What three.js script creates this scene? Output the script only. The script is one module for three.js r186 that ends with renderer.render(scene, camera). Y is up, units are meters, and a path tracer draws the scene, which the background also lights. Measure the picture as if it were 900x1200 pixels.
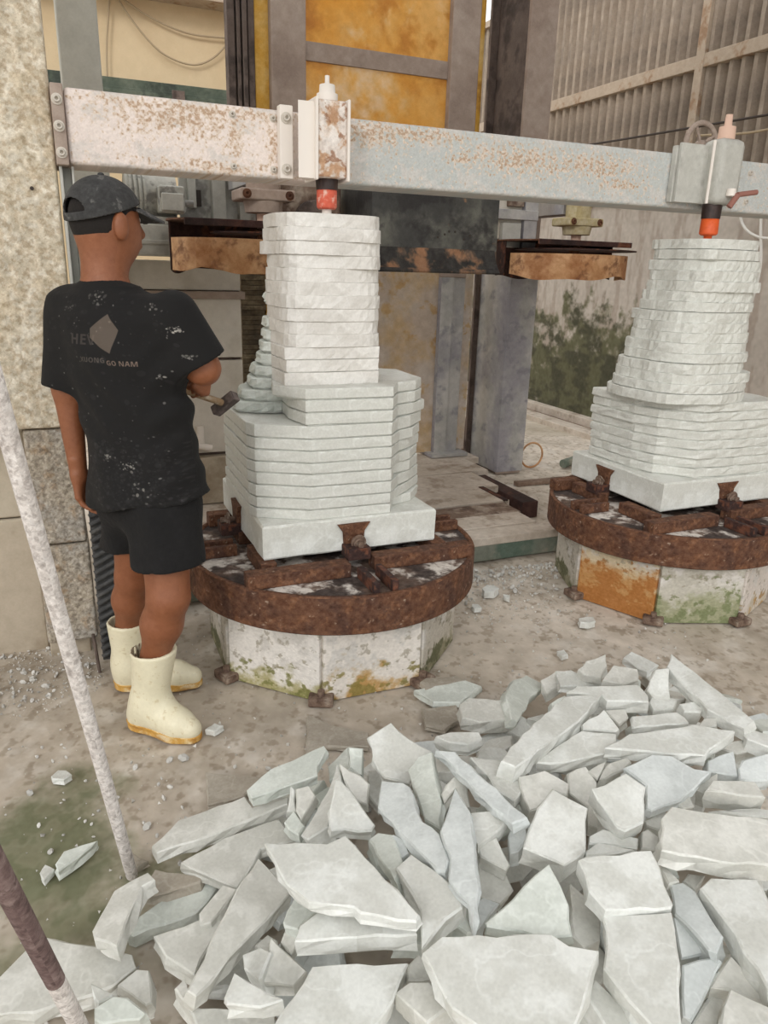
import * as THREE from 'three';
import { RoundedBoxGeometry } from 'three/addons/geometries/RoundedBoxGeometry.js';
import { mergeGeometries } from 'three/addons/utils/BufferGeometryUtils.js';

// ---------------------------------------------------------------- camera, sky, sun, exposure
const scene = new THREE.Scene();
const camera = new THREE.PerspectiveCamera(2 * Math.atan(600 / 880) * 180 / Math.PI, 900 / 1200, 0.05, 60);
camera.position.set(0, 1.5, 0);
camera.rotation.order = 'YXZ';
camera.rotation.set(-18.0 * Math.PI / 180, 0, 1.65 * Math.PI / 180);
scene.add(camera);
const renderer = new THREE.WebGLRenderer({ antialias: true });
renderer.toneMapping = THREE.LinearToneMapping;
renderer.toneMappingExposure = 1.64;
renderer.shadowMap.enabled = true;
renderer.shadowMap.type = THREE.PCFSoftShadowMap;
{ // bright overcast sky, a little brighter overhead
  const w = 64, h = 32, d = new Float32Array(w * h * 4);
  for (let y = 0; y < h; y++) for (let x = 0; x < w; x++) {
    const el = ((y + 0.5) / h - 0.5) * Math.PI, k = 0.74 + 0.5 * Math.max(0, Math.sin(el));
    const i = (y * w + x) * 4;
    d[i] = 1.0 * k; d[i + 1] = 1.0 * k; d[i + 2] = 0.99 * k; d[i + 3] = 1;
  }
  const sky = new THREE.DataTexture(d, w, h, THREE.RGBAFormat, THREE.FloatType);
  sky.mapping = THREE.EquirectangularReflectionMapping; sky.magFilter = THREE.LinearFilter; sky.needsUpdate = true;
  scene.background = sky; scene.environment = sky;
}
const sun = new THREE.DirectionalLight(0xfffaf5, 0.5); // veiled sun over the open yard behind the camera, under the added roof edge
sun.position.set(-3.0, 5.0, 7); sun.target.position.set(0.2, 0.3, -2.8);
sun.castShadow = true; sun.shadow.radius = 22; sun.shadow.mapSize.set(2048, 2048);
Object.assign(sun.shadow.camera, { left: -6, right: 6, top: 6, bottom: -6, near: 1, far: 25 });
scene.add(sun, sun.target);

// ---------------------------------------------------------------- helpers
function rng(seed) { let a = seed >>> 0; return () => { a |= 0; a = a + 0x6D2B79F5 | 0; let t = Math.imul(a ^ a >>> 15, 1 | a); t = t + Math.imul(t ^ t >>> 7, 61 | t) ^ t; return ((t ^ t >>> 14) >>> 0) / 4294967296; }; }
const hash = (x, y, s) => { let h = Math.imul(x, 374761393) + Math.imul(y, 668265263) + Math.imul(s, 1274126177) | 0; h = Math.imul(h ^ h >>> 13, 1274126177); return ((h ^ h >>> 16) >>> 0) / 4294967296; };
const mod = (a, n) => ((a % n) + n) % n;
function vn(x, y, p, s) { // value noise that repeats every p cells
  const xi = Math.floor(x), yi = Math.floor(y), fx = x - xi, fy = y - yi, u = fx * fx * (3 - 2 * fx), v = fy * fy * (3 - 2 * fy);
  const a = hash(mod(xi, p), mod(yi, p), s), b = hash(mod(xi + 1, p), mod(yi, p), s), c = hash(mod(xi, p), mod(yi + 1, p), s), d = hash(mod(xi + 1, p), mod(yi + 1, p), s);
  return a + (b - a) * u + (c - a) * v + (a - b - c + d) * u * v;
}
function fbm(u, v, p, oct, s) { let t = 0, a = 0.5, n = 0; for (let o = 0; o < oct; o++) { t += a * vn(u * p, v * p, p, s + o); n += a; a *= 0.6; p *= 2; } return t / n; }
const clamp = (x, a = 0, b = 1) => Math.min(b, Math.max(a, x));
const sm = (a, b, x) => { const t = clamp((x - a) / (b - a)); return t * t * (3 - 2 * t); };
const mix = (a, b, t) => a.map((q, i) => q + (b[i] - q) * t);
function tex(w, h, fn, srgb = true) {
  const d = new Uint8Array(w * h * 4);
  for (let y = 0; y < h; y++) for (let x = 0; x < w; x++) {
    const c = fn((x + 0.5) / w, (y + 0.5) / h, x, y), i = (y * w + x) * 4;
    d[i] = clamp(c[0], 0, 255); d[i + 1] = clamp(c[1], 0, 255); d[i + 2] = clamp(c[2], 0, 255); d[i + 3] = 255;
  }
  const t = new THREE.DataTexture(d, w, h, THREE.RGBAFormat);
  t.wrapS = t.wrapT = THREE.RepeatWrapping; t.magFilter = THREE.LinearFilter; t.minFilter = THREE.LinearMipmapLinearFilter; t.generateMipmaps = true;
  if (srgb) t.colorSpace = THREE.SRGBColorSpace; t.needsUpdate = true; return t;
}
const grey = (fn, n = 256) => tex(n, n, (u, v) => { const g = 255 * fn(u, v); return [g, g, g]; }, false);
const bumpGrain = grey((u, v) => 0.6 * fbm(u, v, 16, 4, 3) + 0.4 * fbm(u, v, 64, 2, 9));
const bumpRough = grey((u, v) => fbm(u, v, 8, 5, 21));
const bumpCloth = grey((u, v) => 0.65 * fbm(u, v, 5, 3, 31) + 0.35 * fbm(u, v, 48, 2, 37));
function std(color, rough, o = {}) { return new THREE.MeshStandardMaterial({ color, roughness: rough, ...o }); }
function mottled(base, spots, o = {}) { // spots: [colour, cells, threshold, softness, seed, strength]
  const map = tex(o.n ?? 256, o.n ?? 256, (u, v) => {
    let c = base; const g = (fbm(u, v, 32, 3, o.seed ?? 5) - 0.5) * (o.grain ?? 20);
    const wu = mod(u + 0.03 * (fbm(u, v, 12, 2, 7) - 0.5), 1), wv = mod(v + 0.03 * (fbm(u, v, 12, 2, 8) - 0.5), 1);
    for (const [col, cells, th, soft, seed, k = 0.8] of spots) c = mix(c, col, k * sm(th - soft * 1.6, th + soft * 1.6, fbm(wu, wv, cells, 6, seed)));
    const s = (hash(Math.floor(u * 997), Math.floor(v * 991), 3) - 0.5) * (o.grain ?? 20) * 0.5;
    return c.map((q) => q + g * 1.3 + s);
  });
  return std(0xffffff, o.rough ?? 0.85, { map, metalness: o.metal ?? 0, bumpMap: o.bumpMap ?? bumpGrain, bumpScale: o.bump ?? 0.002 });
}
const taken = new Map();
function numbered(name) { const n = taken.get(name) ?? 0; taken.set(name, n + 1); return n ? name + '_' + String(n).padStart(3, '0') : name; }
function tag(o, label, category, group, kind) { Object.assign(o.userData, { label, category }); if (group) o.userData.group = group; if (kind) o.userData.kind = kind; return o; }
// machine frame: u runs along the cross beam, w away from the camera, both from the axis of the left turntable
const TURN = 23.5 * Math.PI / 180, OX = -0.207, OZ = -2.883, CU = Math.cos(TURN), SU = Math.sin(TURN);
const toWorld = (u, y, w) => new THREE.Vector3(OX + u * CU - w * SU, y, OZ - u * SU - w * CU);
function thing(name, label, category, [u, y, w] = [0, 0, 0], turn = 0, group) {
  const o = new THREE.Group(); o.name = numbered(name); scene.add(o);
  o.position.copy(toWorld(u, y, w)); o.rotation.y = TURN + turn; if (label) tag(o, label, category, group); return o;
}
function setting(name, [u, y, w] = [0, 0, 0], label) { const o = thing(name, label ?? null, null, [u, y, w]); o.userData = { kind: 'structure' }; if (label) o.userData.label = label; return o; }
function boxUV(g, tile = 1) {
  g = g.index ? g.toNonIndexed() : g; const p = g.attributes.position, uv = new Float32Array(p.count * 2);
  const a = new THREE.Vector3(), b = new THREE.Vector3(), c = new THREE.Vector3();
  for (let i = 0; i < p.count; i += 3) {
    a.fromBufferAttribute(p, i); b.fromBufferAttribute(p, i + 1); c.fromBufferAttribute(p, i + 2);
    const n = b.clone().sub(a).cross(c.clone().sub(a)), ax = Math.abs(n.x), ay = Math.abs(n.y), az = Math.abs(n.z);
    [a, b, c].forEach((q, k) => { const [s, t] = ay >= ax && ay >= az ? [q.x, q.z] : ax >= az ? [q.z, q.y] : [q.x, q.y]; uv[(i + k) * 2] = s / tile; uv[(i + k) * 2 + 1] = t / tile; });
  }
  g.setAttribute('uv', new THREE.BufferAttribute(uv, 2)); return g;
}
function part(name, geos, material, parent, tile = 1, keepUV = false) {
  const list = (Array.isArray(geos) ? geos : [geos]).map((g) => { g = g.index ? g.toNonIndexed() : g; for (const k of Object.keys(g.attributes)) if (!['position', 'normal', 'uv'].includes(k)) g.deleteAttribute(k); return g; });
  let g = list.length > 1 ? mergeGeometries(list) : list[0]; if (!keepUV) g = boxUV(g, tile);
  const m = new THREE.Mesh(g, material); m.name = parent === scene ? numbered(name) : name; m.castShadow = m.receiveShadow = true; parent.add(m); return m;
}
// box given by its extents: x (along u), y (up), w (away from the camera)
function bx(u0, u1, y0, y1, w0, w1, r = 0.004) {
  const sx = u1 - u0, sy = y1 - y0, sz = w1 - w0; r = Math.min(r, 0.45 * Math.min(sx, sy, sz));
  const g = new RoundedBoxGeometry(sx, sy, sz, 1, r); g.translate((u0 + u1) / 2, (y0 + y1) / 2, -(w0 + w1) / 2); return g;
}
function cyl(x, y, w, r0, r1, h, seg = 24) { const g = new THREE.CylinderGeometry(r1, r0, h, seg); g.translate(x, y + h / 2, -w); return g; }
function bar(a, b, r, seg = 10) { // round bar between two points (u, y, w)
  const A = new THREE.Vector3(a[0], a[1], -a[2]), B = new THREE.Vector3(b[0], b[1], -b[2]), d = B.clone().sub(A), g = new THREE.CylinderGeometry(r, r, d.length(), seg);
  g.applyQuaternion(new THREE.Quaternion().setFromUnitVectors(new THREE.Vector3(0, 1, 0), d.clone().normalize())); g.translate((A.x + B.x) / 2, (A.y + B.y) / 2, (A.z + B.z) / 2); return g;
}
function tube(pts, r, seg = 40, n = 8) { return new THREE.TubeGeometry(new THREE.CatmullRomCurve3(pts.map(([u, y, w]) => new THREE.Vector3(u, y, -w))), seg, r, n); }
function lathe(prof, x, y, w, seg = 28) { const g = new THREE.LatheGeometry(prof.map(([r, h]) => new THREE.Vector2(r, h)), seg); g.translate(x, y, -w); return g; }
function boltHead(x, y, w, r = 0.012) { const g = new THREE.LatheGeometry([[r * 0.45, -0.004], [r * 0.45, 0.006], [r, 0.006], [r, -0.006]].map(([a, b]) => new THREE.Vector2(a, b)), 12); g.rotateX(Math.PI / 2); g.translate(x, y, -w); const k = new THREE.CylinderGeometry(r * 1.5, r * 1.5, 0.005, 16); k.rotateX(Math.PI / 2); k.translate(x, y, -w - 0.006); return mergeGeometries([g.toNonIndexed(), k.toNonIndexed()]); }
// slab of broken stone: outline of the upper face (Vector3 list), thickness, roughness of the broken sides
function slabGeo(top, th, R, o = {}) {
  const step = o.step ?? 0.035, jit = o.jit ?? 0.004, ch = o.chamfer ?? 0.004, bulge = o.bulge ?? 0.006;
  const n = new THREE.Vector3(), c = new THREE.Vector3();
  top.forEach((p, i) => { const q = top[(i + 1) % top.length]; n.x += (p.y - q.y) * (p.z + q.z); n.y += (p.z - q.z) * (p.x + q.x); n.z += (p.x - q.x) * (p.y + q.y); c.add(p); });
  c.divideScalar(top.length); n.normalize(); if (n.y < 0) { n.negate(); top = top.slice().reverse(); }
  const e1 = new THREE.Vector3(1, 0, 0).addScaledVector(n, -n.x).normalize(), e2 = new THREE.Vector3().crossVectors(n, e1);
  const P = top.map((p) => { const d = p.clone().sub(c); return new THREE.Vector2(d.dot(e1), d.dot(e2)); }), Q = [];
  P.forEach((p, i) => {
    const q = P[(i + 1) % P.length], L = p.distanceTo(q), k = Math.max(1, Math.min(12, Math.round(L / step)));
    for (let j = 0; j < k; j++) { const t = j / k, r = p.clone().lerp(q, t); if (j) { const dx = (q.y - p.y) / L, dy = -(q.x - p.x) / L, a = (R() - 0.5) * 2 * jit; r.x += dx * a; r.y += dy * a; } Q.push(r); }
  });
  const N = Q.length, nor = Q.map((p, i) => { const a = Q[(i + N - 1) % N], b = Q[(i + 1) % N]; return new THREE.Vector2(b.y - a.y, a.x - b.x).normalize(); });
  const ring = (off, amp, h, hj = 0) => Q.map((p, i) => { const a = off + (R() - 0.5) * 2 * amp; return [p.x + nor[i].x * a, p.y + nor[i].y * a, h + (R() - 0.5) * 2 * hj]; });
  const rings = [ring(-ch, ch * 0.3, 0, 0), ring(0, 0.001, -ch, ch * 0.3), ring(o.midOut ?? 0, bulge, -th * 0.55, th * 0.12), ring(o.lowOut ?? 0, bulge, -th + ch, 0), ring(-ch, 0, -th, 0)];
  const pos = [], uv = [];
  const put = (a, s, t) => { pos.push(c.x + e1.x * a[0] + e2.x * a[1] + n.x * a[2], c.y + e1.y * a[0] + e2.y * a[1] + n.y * a[2], c.z + e1.z * a[0] + e2.z * a[1] + n.z * a[2]); uv.push(s, t); };
  const ou = R(), ov = R();
  for (const [r, up] of [[rings[0], true], [rings[4], false]]) for (const f of THREE.ShapeUtils.triangulateShape(r.map((a) => new THREE.Vector2(a[0], a[1])), [])) for (const k of up ? f : [f[0], f[2], f[1]]) put(r[k], r[k][0] + ou, r[k][1] + ov);
  for (let k = 0; k < 4; k++) for (let i = 0, s = 0; i < N; i++) { const j = (i + 1) % N, L = Q[i].distanceTo(Q[j]), A = rings[k][i], B = rings[k][j], C = rings[k + 1][i], D = rings[k + 1][j], s0 = s + ou, s1 = s + L + ou; s += L; put(A, s0, A[2]); put(C, s0, C[2]); put(B, s1, B[2]); put(B, s1, B[2]); put(C, s0, C[2]); put(D, s1, D[2]); }
  const g = new THREE.BufferGeometry(); g.setAttribute('position', new THREE.Float32BufferAttribute(pos, 3)); g.setAttribute('uv', new THREE.Float32BufferAttribute(uv, 2)); g.computeVertexNormals();
  return g;
}
// meshes a signed distance function (negative inside) with surface nets
function netGeo(f, lo, hi, cell) {
  const n = [0, 1, 2].map((k) => Math.ceil((hi[k] - lo[k]) / cell) + 1), [nx, ny, nz] = n, F = new Float32Array(nx * ny * nz), id = (x, y, z) => x + nx * (y + ny * z);
  for (let z = 0; z < nz; z++) for (let y = 0; y < ny; y++) for (let x = 0; x < nx; x++) F[id(x, y, z)] = f(lo[0] + x * cell, lo[1] + y * cell, lo[2] + z * cell);
  const vid = new Int32Array(nx * ny * nz).fill(-1), pos = [], idx = [];
  for (let z = 0; z < nz - 1; z++) for (let y = 0; y < ny - 1; y++) for (let x = 0; x < nx - 1; x++) {
    let m = 0, sx = 0, sy = 0, sz = 0, k = 0; const v = [];
    for (let c = 0; c < 8; c++) { const q = F[id(x + (c & 1), y + (c >> 1 & 1), z + (c >> 2))]; v.push(q); if (q < 0) m |= 1 << c; }
    if (m === 0 || m === 255) continue;
    for (const [a, b] of [[0, 1], [2, 3], [4, 5], [6, 7], [0, 2], [1, 3], [4, 6], [5, 7], [0, 4], [1, 5], [2, 6], [3, 7]]) if ((v[a] < 0) !== (v[b] < 0)) { const t = v[a] / (v[a] - v[b]); sx += (a & 1) + t * ((b & 1) - (a & 1)); sy += (a >> 1 & 1) + t * ((b >> 1 & 1) - (a >> 1 & 1)); sz += (a >> 2) + t * ((b >> 2) - (a >> 2)); k++; }
    vid[id(x, y, z)] = pos.length / 3; pos.push(lo[0] + (x + sx / k) * cell, lo[1] + (y + sy / k) * cell, lo[2] + (z + sz / k) * cell);
  }
  const quad = (a, b, c, d, flip) => { if (a < 0 || b < 0 || c < 0 || d < 0) return; if (flip) idx.push(a, b, c, a, c, d); else idx.push(a, c, b, a, d, c); };
  for (let z = 1; z < nz - 1; z++) for (let y = 1; y < ny - 1; y++) for (let x = 1; x < nx - 1; x++) {
    const s = F[id(x, y, z)] < 0;
    if (s !== F[id(x + 1, y, z)] < 0) quad(vid[id(x, y - 1, z - 1)], vid[id(x, y, z - 1)], vid[id(x, y, z)], vid[id(x, y - 1, z)], s);
    if (s !== F[id(x, y + 1, z)] < 0) quad(vid[id(x - 1, y, z - 1)], vid[id(x - 1, y, z)], vid[id(x, y, z)], vid[id(x, y, z - 1)], s);
    if (s !== F[id(x, y, z + 1)] < 0) quad(vid[id(x - 1, y - 1, z)], vid[id(x, y - 1, z)], vid[id(x, y, z)], vid[id(x - 1, y, z)], s);
  }
  const g = new THREE.BufferGeometry(); g.setAttribute('position', new THREE.Float32BufferAttribute(pos, 3)); g.setIndex(idx);
  g.setAttribute('uv', new THREE.Float32BufferAttribute(new Float32Array(pos.length / 3 * 2), 2)); g.computeVertexNormals(); return g;
}

// ---------------------------------------------------------------- materials
const MARBLE = {};
for (const [k, base, vein, seed] of [['w', [198, 199, 193], [217, 219, 215], 1], ['e', [206, 207, 200], [222, 224, 219], 7], ['c', [212, 209, 203], [226, 224, 219], 5], ['g', [195, 200, 193], [214, 219, 213], 2], ['k', [195, 195, 188], [214, 214, 208], 3], ['b', [193, 198, 197], [212, 217, 216], 4], ['d', [160, 152, 139], [180, 173, 161], 6]])
  MARBLE[k] = std(0xffffff, k === 'd' ? 0.9 : 0.5, { map: tex(256, 256, (u, v) => { const a = fbm(u, v, 4, 5, seed * 17), b = Math.abs(fbm(u, v, 3, 4, seed * 29) - 0.5) * 2, s = fbm(u, v, 64, 2, seed * 7); return mix(base, vein, clamp(sm(0.35, 0.7, a) + 0.5 * sm(0.93, 1, 1 - b))).map((q) => q + (s - 0.5) * 16); }), bumpMap: bumpRough, bumpScale: 0.004 });
for (const k of Object.keys(MARBLE)) MARBLE[k].map.repeat.set(3, 3);
const M = {
  rust: mottled([96, 62, 42], [[[68, 44, 34], 6, 0.55, 0.1, 41, 0.7], [[128, 88, 60], 16, 0.62, 0.06, 43, 0.6], [[178, 164, 148], 22, 0.76, 0.03, 47, 0.6]], { grain: 40, bump: 0.003, n: 512 }),
  darkRust: mottled([64, 40, 34], [[[38, 24, 22], 6, 0.5, 0.1, 51], [[112, 66, 44], 10, 0.65, 0.06, 53]], { grain: 26 }),
  tableTop: mottled([62, 52, 48], [[[98, 78, 66], 6, 0.52, 0.08, 61], [[214, 208, 200], 6, 0.58, 0.05, 67, 0.9]], { grain: 40, bump: 0.003, n: 512 }),
  steel: mottled([182, 182, 175], [[[198, 198, 191], 6, 0.55, 0.15, 71, 0.6], [[150, 148, 143], 9, 0.66, 0.1, 73, 0.5]], { grain: 14, rough: 0.6 }),
  frame: mottled([156, 139, 127], [[[174, 160, 149], 5, 0.55, 0.15, 81, 0.6], [[130, 113, 103], 9, 0.62, 0.1, 83, 0.5]], { grain: 16 }),
  darkFrame: mottled([98, 85, 78], [[[112, 98, 90], 5, 0.55, 0.12, 86], [[60, 50, 46], 9, 0.62, 0.08, 87]], { grain: 16 }),
  postGrey: mottled([188, 186, 182], [[[142, 140, 150], 4, 0.54, 0.12, 91, 0.7], [[160, 160, 156], 7, 0.6, 0.1, 93, 0.6], [[120, 120, 128], 14, 0.66, 0.06, 95, 0.5]], { grain: 16, rough: 0.7 }),
  blackMetal: mottled([58, 58, 56], [[[118, 118, 108], 4, 0.54, 0.12, 97], [[34, 32, 32], 8, 0.6, 0.08, 99], [[150, 108, 78], 9, 0.72, 0.03, 101]], { grain: 14, rough: 0.55 }),
  orangeRust: mottled([178, 130, 88], [[[204, 164, 124], 4, 0.52, 0.12, 103, 0.8], [[138, 88, 52], 5, 0.6, 0.1, 105, 0.7], [[98, 62, 42], 10, 0.66, 0.06, 107, 0.6]], { grain: 22 }),
  orange: mottled([220, 150, 44], [[[224, 176, 108], 3, 0.48, 0.12, 111, 0.75], [[230, 206, 180], 5, 0.6, 0.08, 113, 0.75], [[186, 116, 28], 8, 0.64, 0.1, 115]], { grain: 18, rough: 0.45, n: 512, bump: 0.0006 }),
  orangeDusty: mottled([190, 174, 158], [[[198, 164, 112], 5, 0.6, 0.1, 117, 0.6], [[208, 200, 192], 6, 0.56, 0.1, 119, 0.6], [[184, 142, 82], 12, 0.68, 0.05, 121, 0.6]], { grain: 22, n: 512 }),
  yellow: mottled([206, 156, 62], [[[222, 190, 128], 5, 0.58, 0.1, 123], [[164, 118, 54], 9, 0.66, 0.06, 125]], { grain: 20 }),
  motor: mottled([176, 176, 169], [[[186, 184, 176], 5, 0.55, 0.1, 127], [[112, 110, 106], 9, 0.66, 0.06, 129]], { grain: 16, rough: 0.65 }),
  panel: mottled([208, 202, 191], [[[220, 214, 204], 4, 0.55, 0.12, 131, 0.6], [[184, 176, 160], 7, 0.66, 0.1, 133, 0.5]], { grain: 10 }),
  cream: mottled([214, 194, 160], [[[206, 184, 148], 3, 0.55, 0.15, 135]], { grain: 6, bump: 0.001 }),
  greenRail: mottled([74, 84, 72], [[[104, 110, 96], 5, 0.6, 0.1, 137], [[50, 56, 50], 9, 0.62, 0.08, 139]], { grain: 14 }),
  sheet: mottled([146, 132, 117], [[[170, 157, 142], 5, 0.56, 0.12, 141, 0.6], [[112, 101, 91], 5, 0.58, 0.12, 143, 0.6]], { grain: 16 }),
  sheetTrim: mottled([170, 154, 136], [[[140, 110, 84], 9, 0.66, 0.06, 145]], { grain: 14 }),
  plank: mottled([186, 174, 160], [[[204, 194, 182], 4, 0.55, 0.1, 147], [[150, 134, 118], 7, 0.62, 0.08, 149]], { grain: 20 }),
  plankDark: mottled([120, 100, 86], [[[168, 156, 142], 6, 0.56, 0.08, 151], [[82, 62, 52], 8, 0.6, 0.08, 153]], { grain: 26, bump: 0.004 }),
  greenConcrete: mottled([124, 128, 116], [[[84, 104, 92], 4, 0.52, 0.1, 155], [[158, 148, 132], 7, 0.6, 0.08, 157]], { grain: 18 }),
  pillar: mottled([200, 190, 170], [[[190, 170, 138], 4, 0.54, 0.14, 161, 0.45], [[218, 212, 198], 24, 0.54, 0.06, 163, 0.6], [[168, 150, 124], 48, 0.56, 0.05, 165, 0.55]], { grain: 60, bump: 0.006, n: 512 }),
  pillarLow: mottled([168, 158, 142], [[[152, 150, 146], 5, 0.54, 0.12, 167, 0.6], [[150, 118, 86], 10, 0.62, 0.08, 169, 0.5], [[122, 112, 100], 48, 0.56, 0.05, 171, 0.6]], { grain: 64, bump: 0.007, n: 512 }),
  wallStone: mottled([182, 170, 152], [[[186, 176, 158], 3, 0.55, 0.12, 173], [[146, 132, 112], 6, 0.62, 0.1, 175]], { grain: 12, bump: 0.002 }),
  bellows: mottled([112, 98, 76], [[[74, 64, 50], 6, 0.55, 0.1, 177], [[150, 136, 110], 8, 0.62, 0.08, 179]], { grain: 24 }),
  rubber: mottled([68, 68, 68], [[[94, 92, 88], 6, 0.6, 0.1, 181], [[46, 46, 48], 8, 0.6, 0.1, 183]], { grain: 20 }),
  whitePole: mottled([206, 200, 196], [[[224, 220, 217], 8, 0.52, 0.1, 185, 0.7], [[160, 152, 148], 26, 0.58, 0.06, 187, 0.6]], { grain: 44 }),
  brownPole: mottled([104, 84, 82], [[[136, 118, 114], 8, 0.58, 0.08, 189], [[74, 56, 54], 12, 0.64, 0.06, 191]], { grain: 26 }),
  bearing: mottled([172, 158, 118], [[[138, 112, 76], 6, 0.58, 0.1, 128], [[196, 186, 158], 8, 0.6, 0.1, 130]], { grain: 18 }),
  bolt: std(0xcfc8bd, 0.6), darkHole: std(0x3a332e, 0.8),
  collar: mottled([66, 46, 40], [[[40, 28, 26], 6, 0.55, 0.1, 193]], { grain: 12, rough: 0.5 }),
  redSleeve: mottled([206, 96, 74], [[[226, 206, 194], 8, 0.56, 0.08, 195]], { grain: 16 }),
  orangeSleeve: mottled([224, 96, 42], [[[198, 76, 30], 6, 0.6, 0.1, 197]], { grain: 10, rough: 0.5 }),
  whitePaint: std(0xe9e2da, 0.6), pinkish: std(0xd8b7a4, 0.7), wire: std(0xa9977c, 0.8), blackCable: std(0x3b322c, 0.8), whiteCable: std(0xd8d6d0, 0.6),
};

// ---------------------------------------------------------------- the ground
const FX0 = -3.2, FX1 = 3.2, FZ0 = -7.2, FZ1 = 0.2;
{
  const map = tex(2048, 2048, (u, v) => {
    const x = FX0 + u * (FX1 - FX0), z = FZ1 + v * (FZ0 - FZ1);
    const a = fbm(u, v, 6, 6, 201), b = fbm(u, v, 24, 4, 203), c = fbm(u, v, 128, 3, 207);
    let q = mix([182, 171, 156], [202, 192, 179], sm(0.35, 0.65, a));
    q = mix(q, [152, 142, 127], 0.45 * sm(0.42, 0.72, b));
    q = mix(q, [212, 206, 197], 0.6 * sm(0.5, 0.74, fbm(u, v, 48, 5, 209)));
    q = mix(q, [128, 114, 96], 0.45 * sm(0.56, 0.76, fbm(u, v, 220, 3, 213)));
    const moss = Math.max(1 - Math.hypot((x + 0.78) / 0.42, (z + 1.5) / 0.42), 0.7 - Math.hypot((x + 0.95) / 0.5, (z + 1.1) / 0.5)); // algae patch by the pole foot
    q = mix(q, mix([118, 119, 92], [90, 95, 66], sm(0.4, 0.6, c)), 0.8 * sm(0.02, 0.6, moss + (fbm(u, v, 28, 6, 211) - 0.5) * 1.8));
    return q.map((k) => k + (c - 0.5) * 34);
  });
  map.wrapS = map.wrapT = THREE.ClampToEdgeWrapping;
  const grain = bumpRough.clone(); grain.repeat.set(9, 9); grain.needsUpdate = true;
  const g = new THREE.PlaneGeometry(FX1 - FX0, FZ1 - FZ0, 160, 180); g.rotateX(-Math.PI / 2); g.translate((FX0 + FX1) / 2, 0, (FZ0 + FZ1) / 2);
  const p = g.attributes.position;
  for (let i = 0; i < p.count; i++) p.setY(i, -0.006 + 0.009 * (fbm((p.getX(i) + 8) / 8, (p.getZ(i) + 8) / 8, 18, 4, 215) - 0.5) * 2);
  g.computeVertexNormals();
  const fl = new THREE.Mesh(g, std(0xffffff, 0.92, { map, bumpMap: grain, bumpScale: 0.006 })); fl.name = 'floor'; fl.receiveShadow = fl.castShadow = true;
  fl.userData = { kind: 'structure', label: 'dusty beige yard floor with stone powder and green algae patches' }; scene.add(fl);
  const yard = mottled([182, 172, 156], [[[156, 144, 126], 5, 0.58, 0.1, 217], [[204, 196, 182], 7, 0.6, 0.1, 219]], { grain: 20, bump: 0.004 });
  const gy = []; // the ground goes on around the working area
  for (const [x0, x1, z0, z1] of [[-12, 12, FZ1, 12], [-12, FX0, -14, FZ1], [FX1, 12, -14, FZ1], [FX0, FX1, -14, FZ0]]) { const b = new THREE.BoxGeometry(x1 - x0, 0.1, z1 - z0); b.translate((x0 + x1) / 2, -0.058, (z0 + z1) / 2); gy.push(b); }
  const y = part('floor', gy, yard, scene, 1.5); y.userData = { kind: 'structure', label: 'bare concrete yard around the stone saw' };
}
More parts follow.
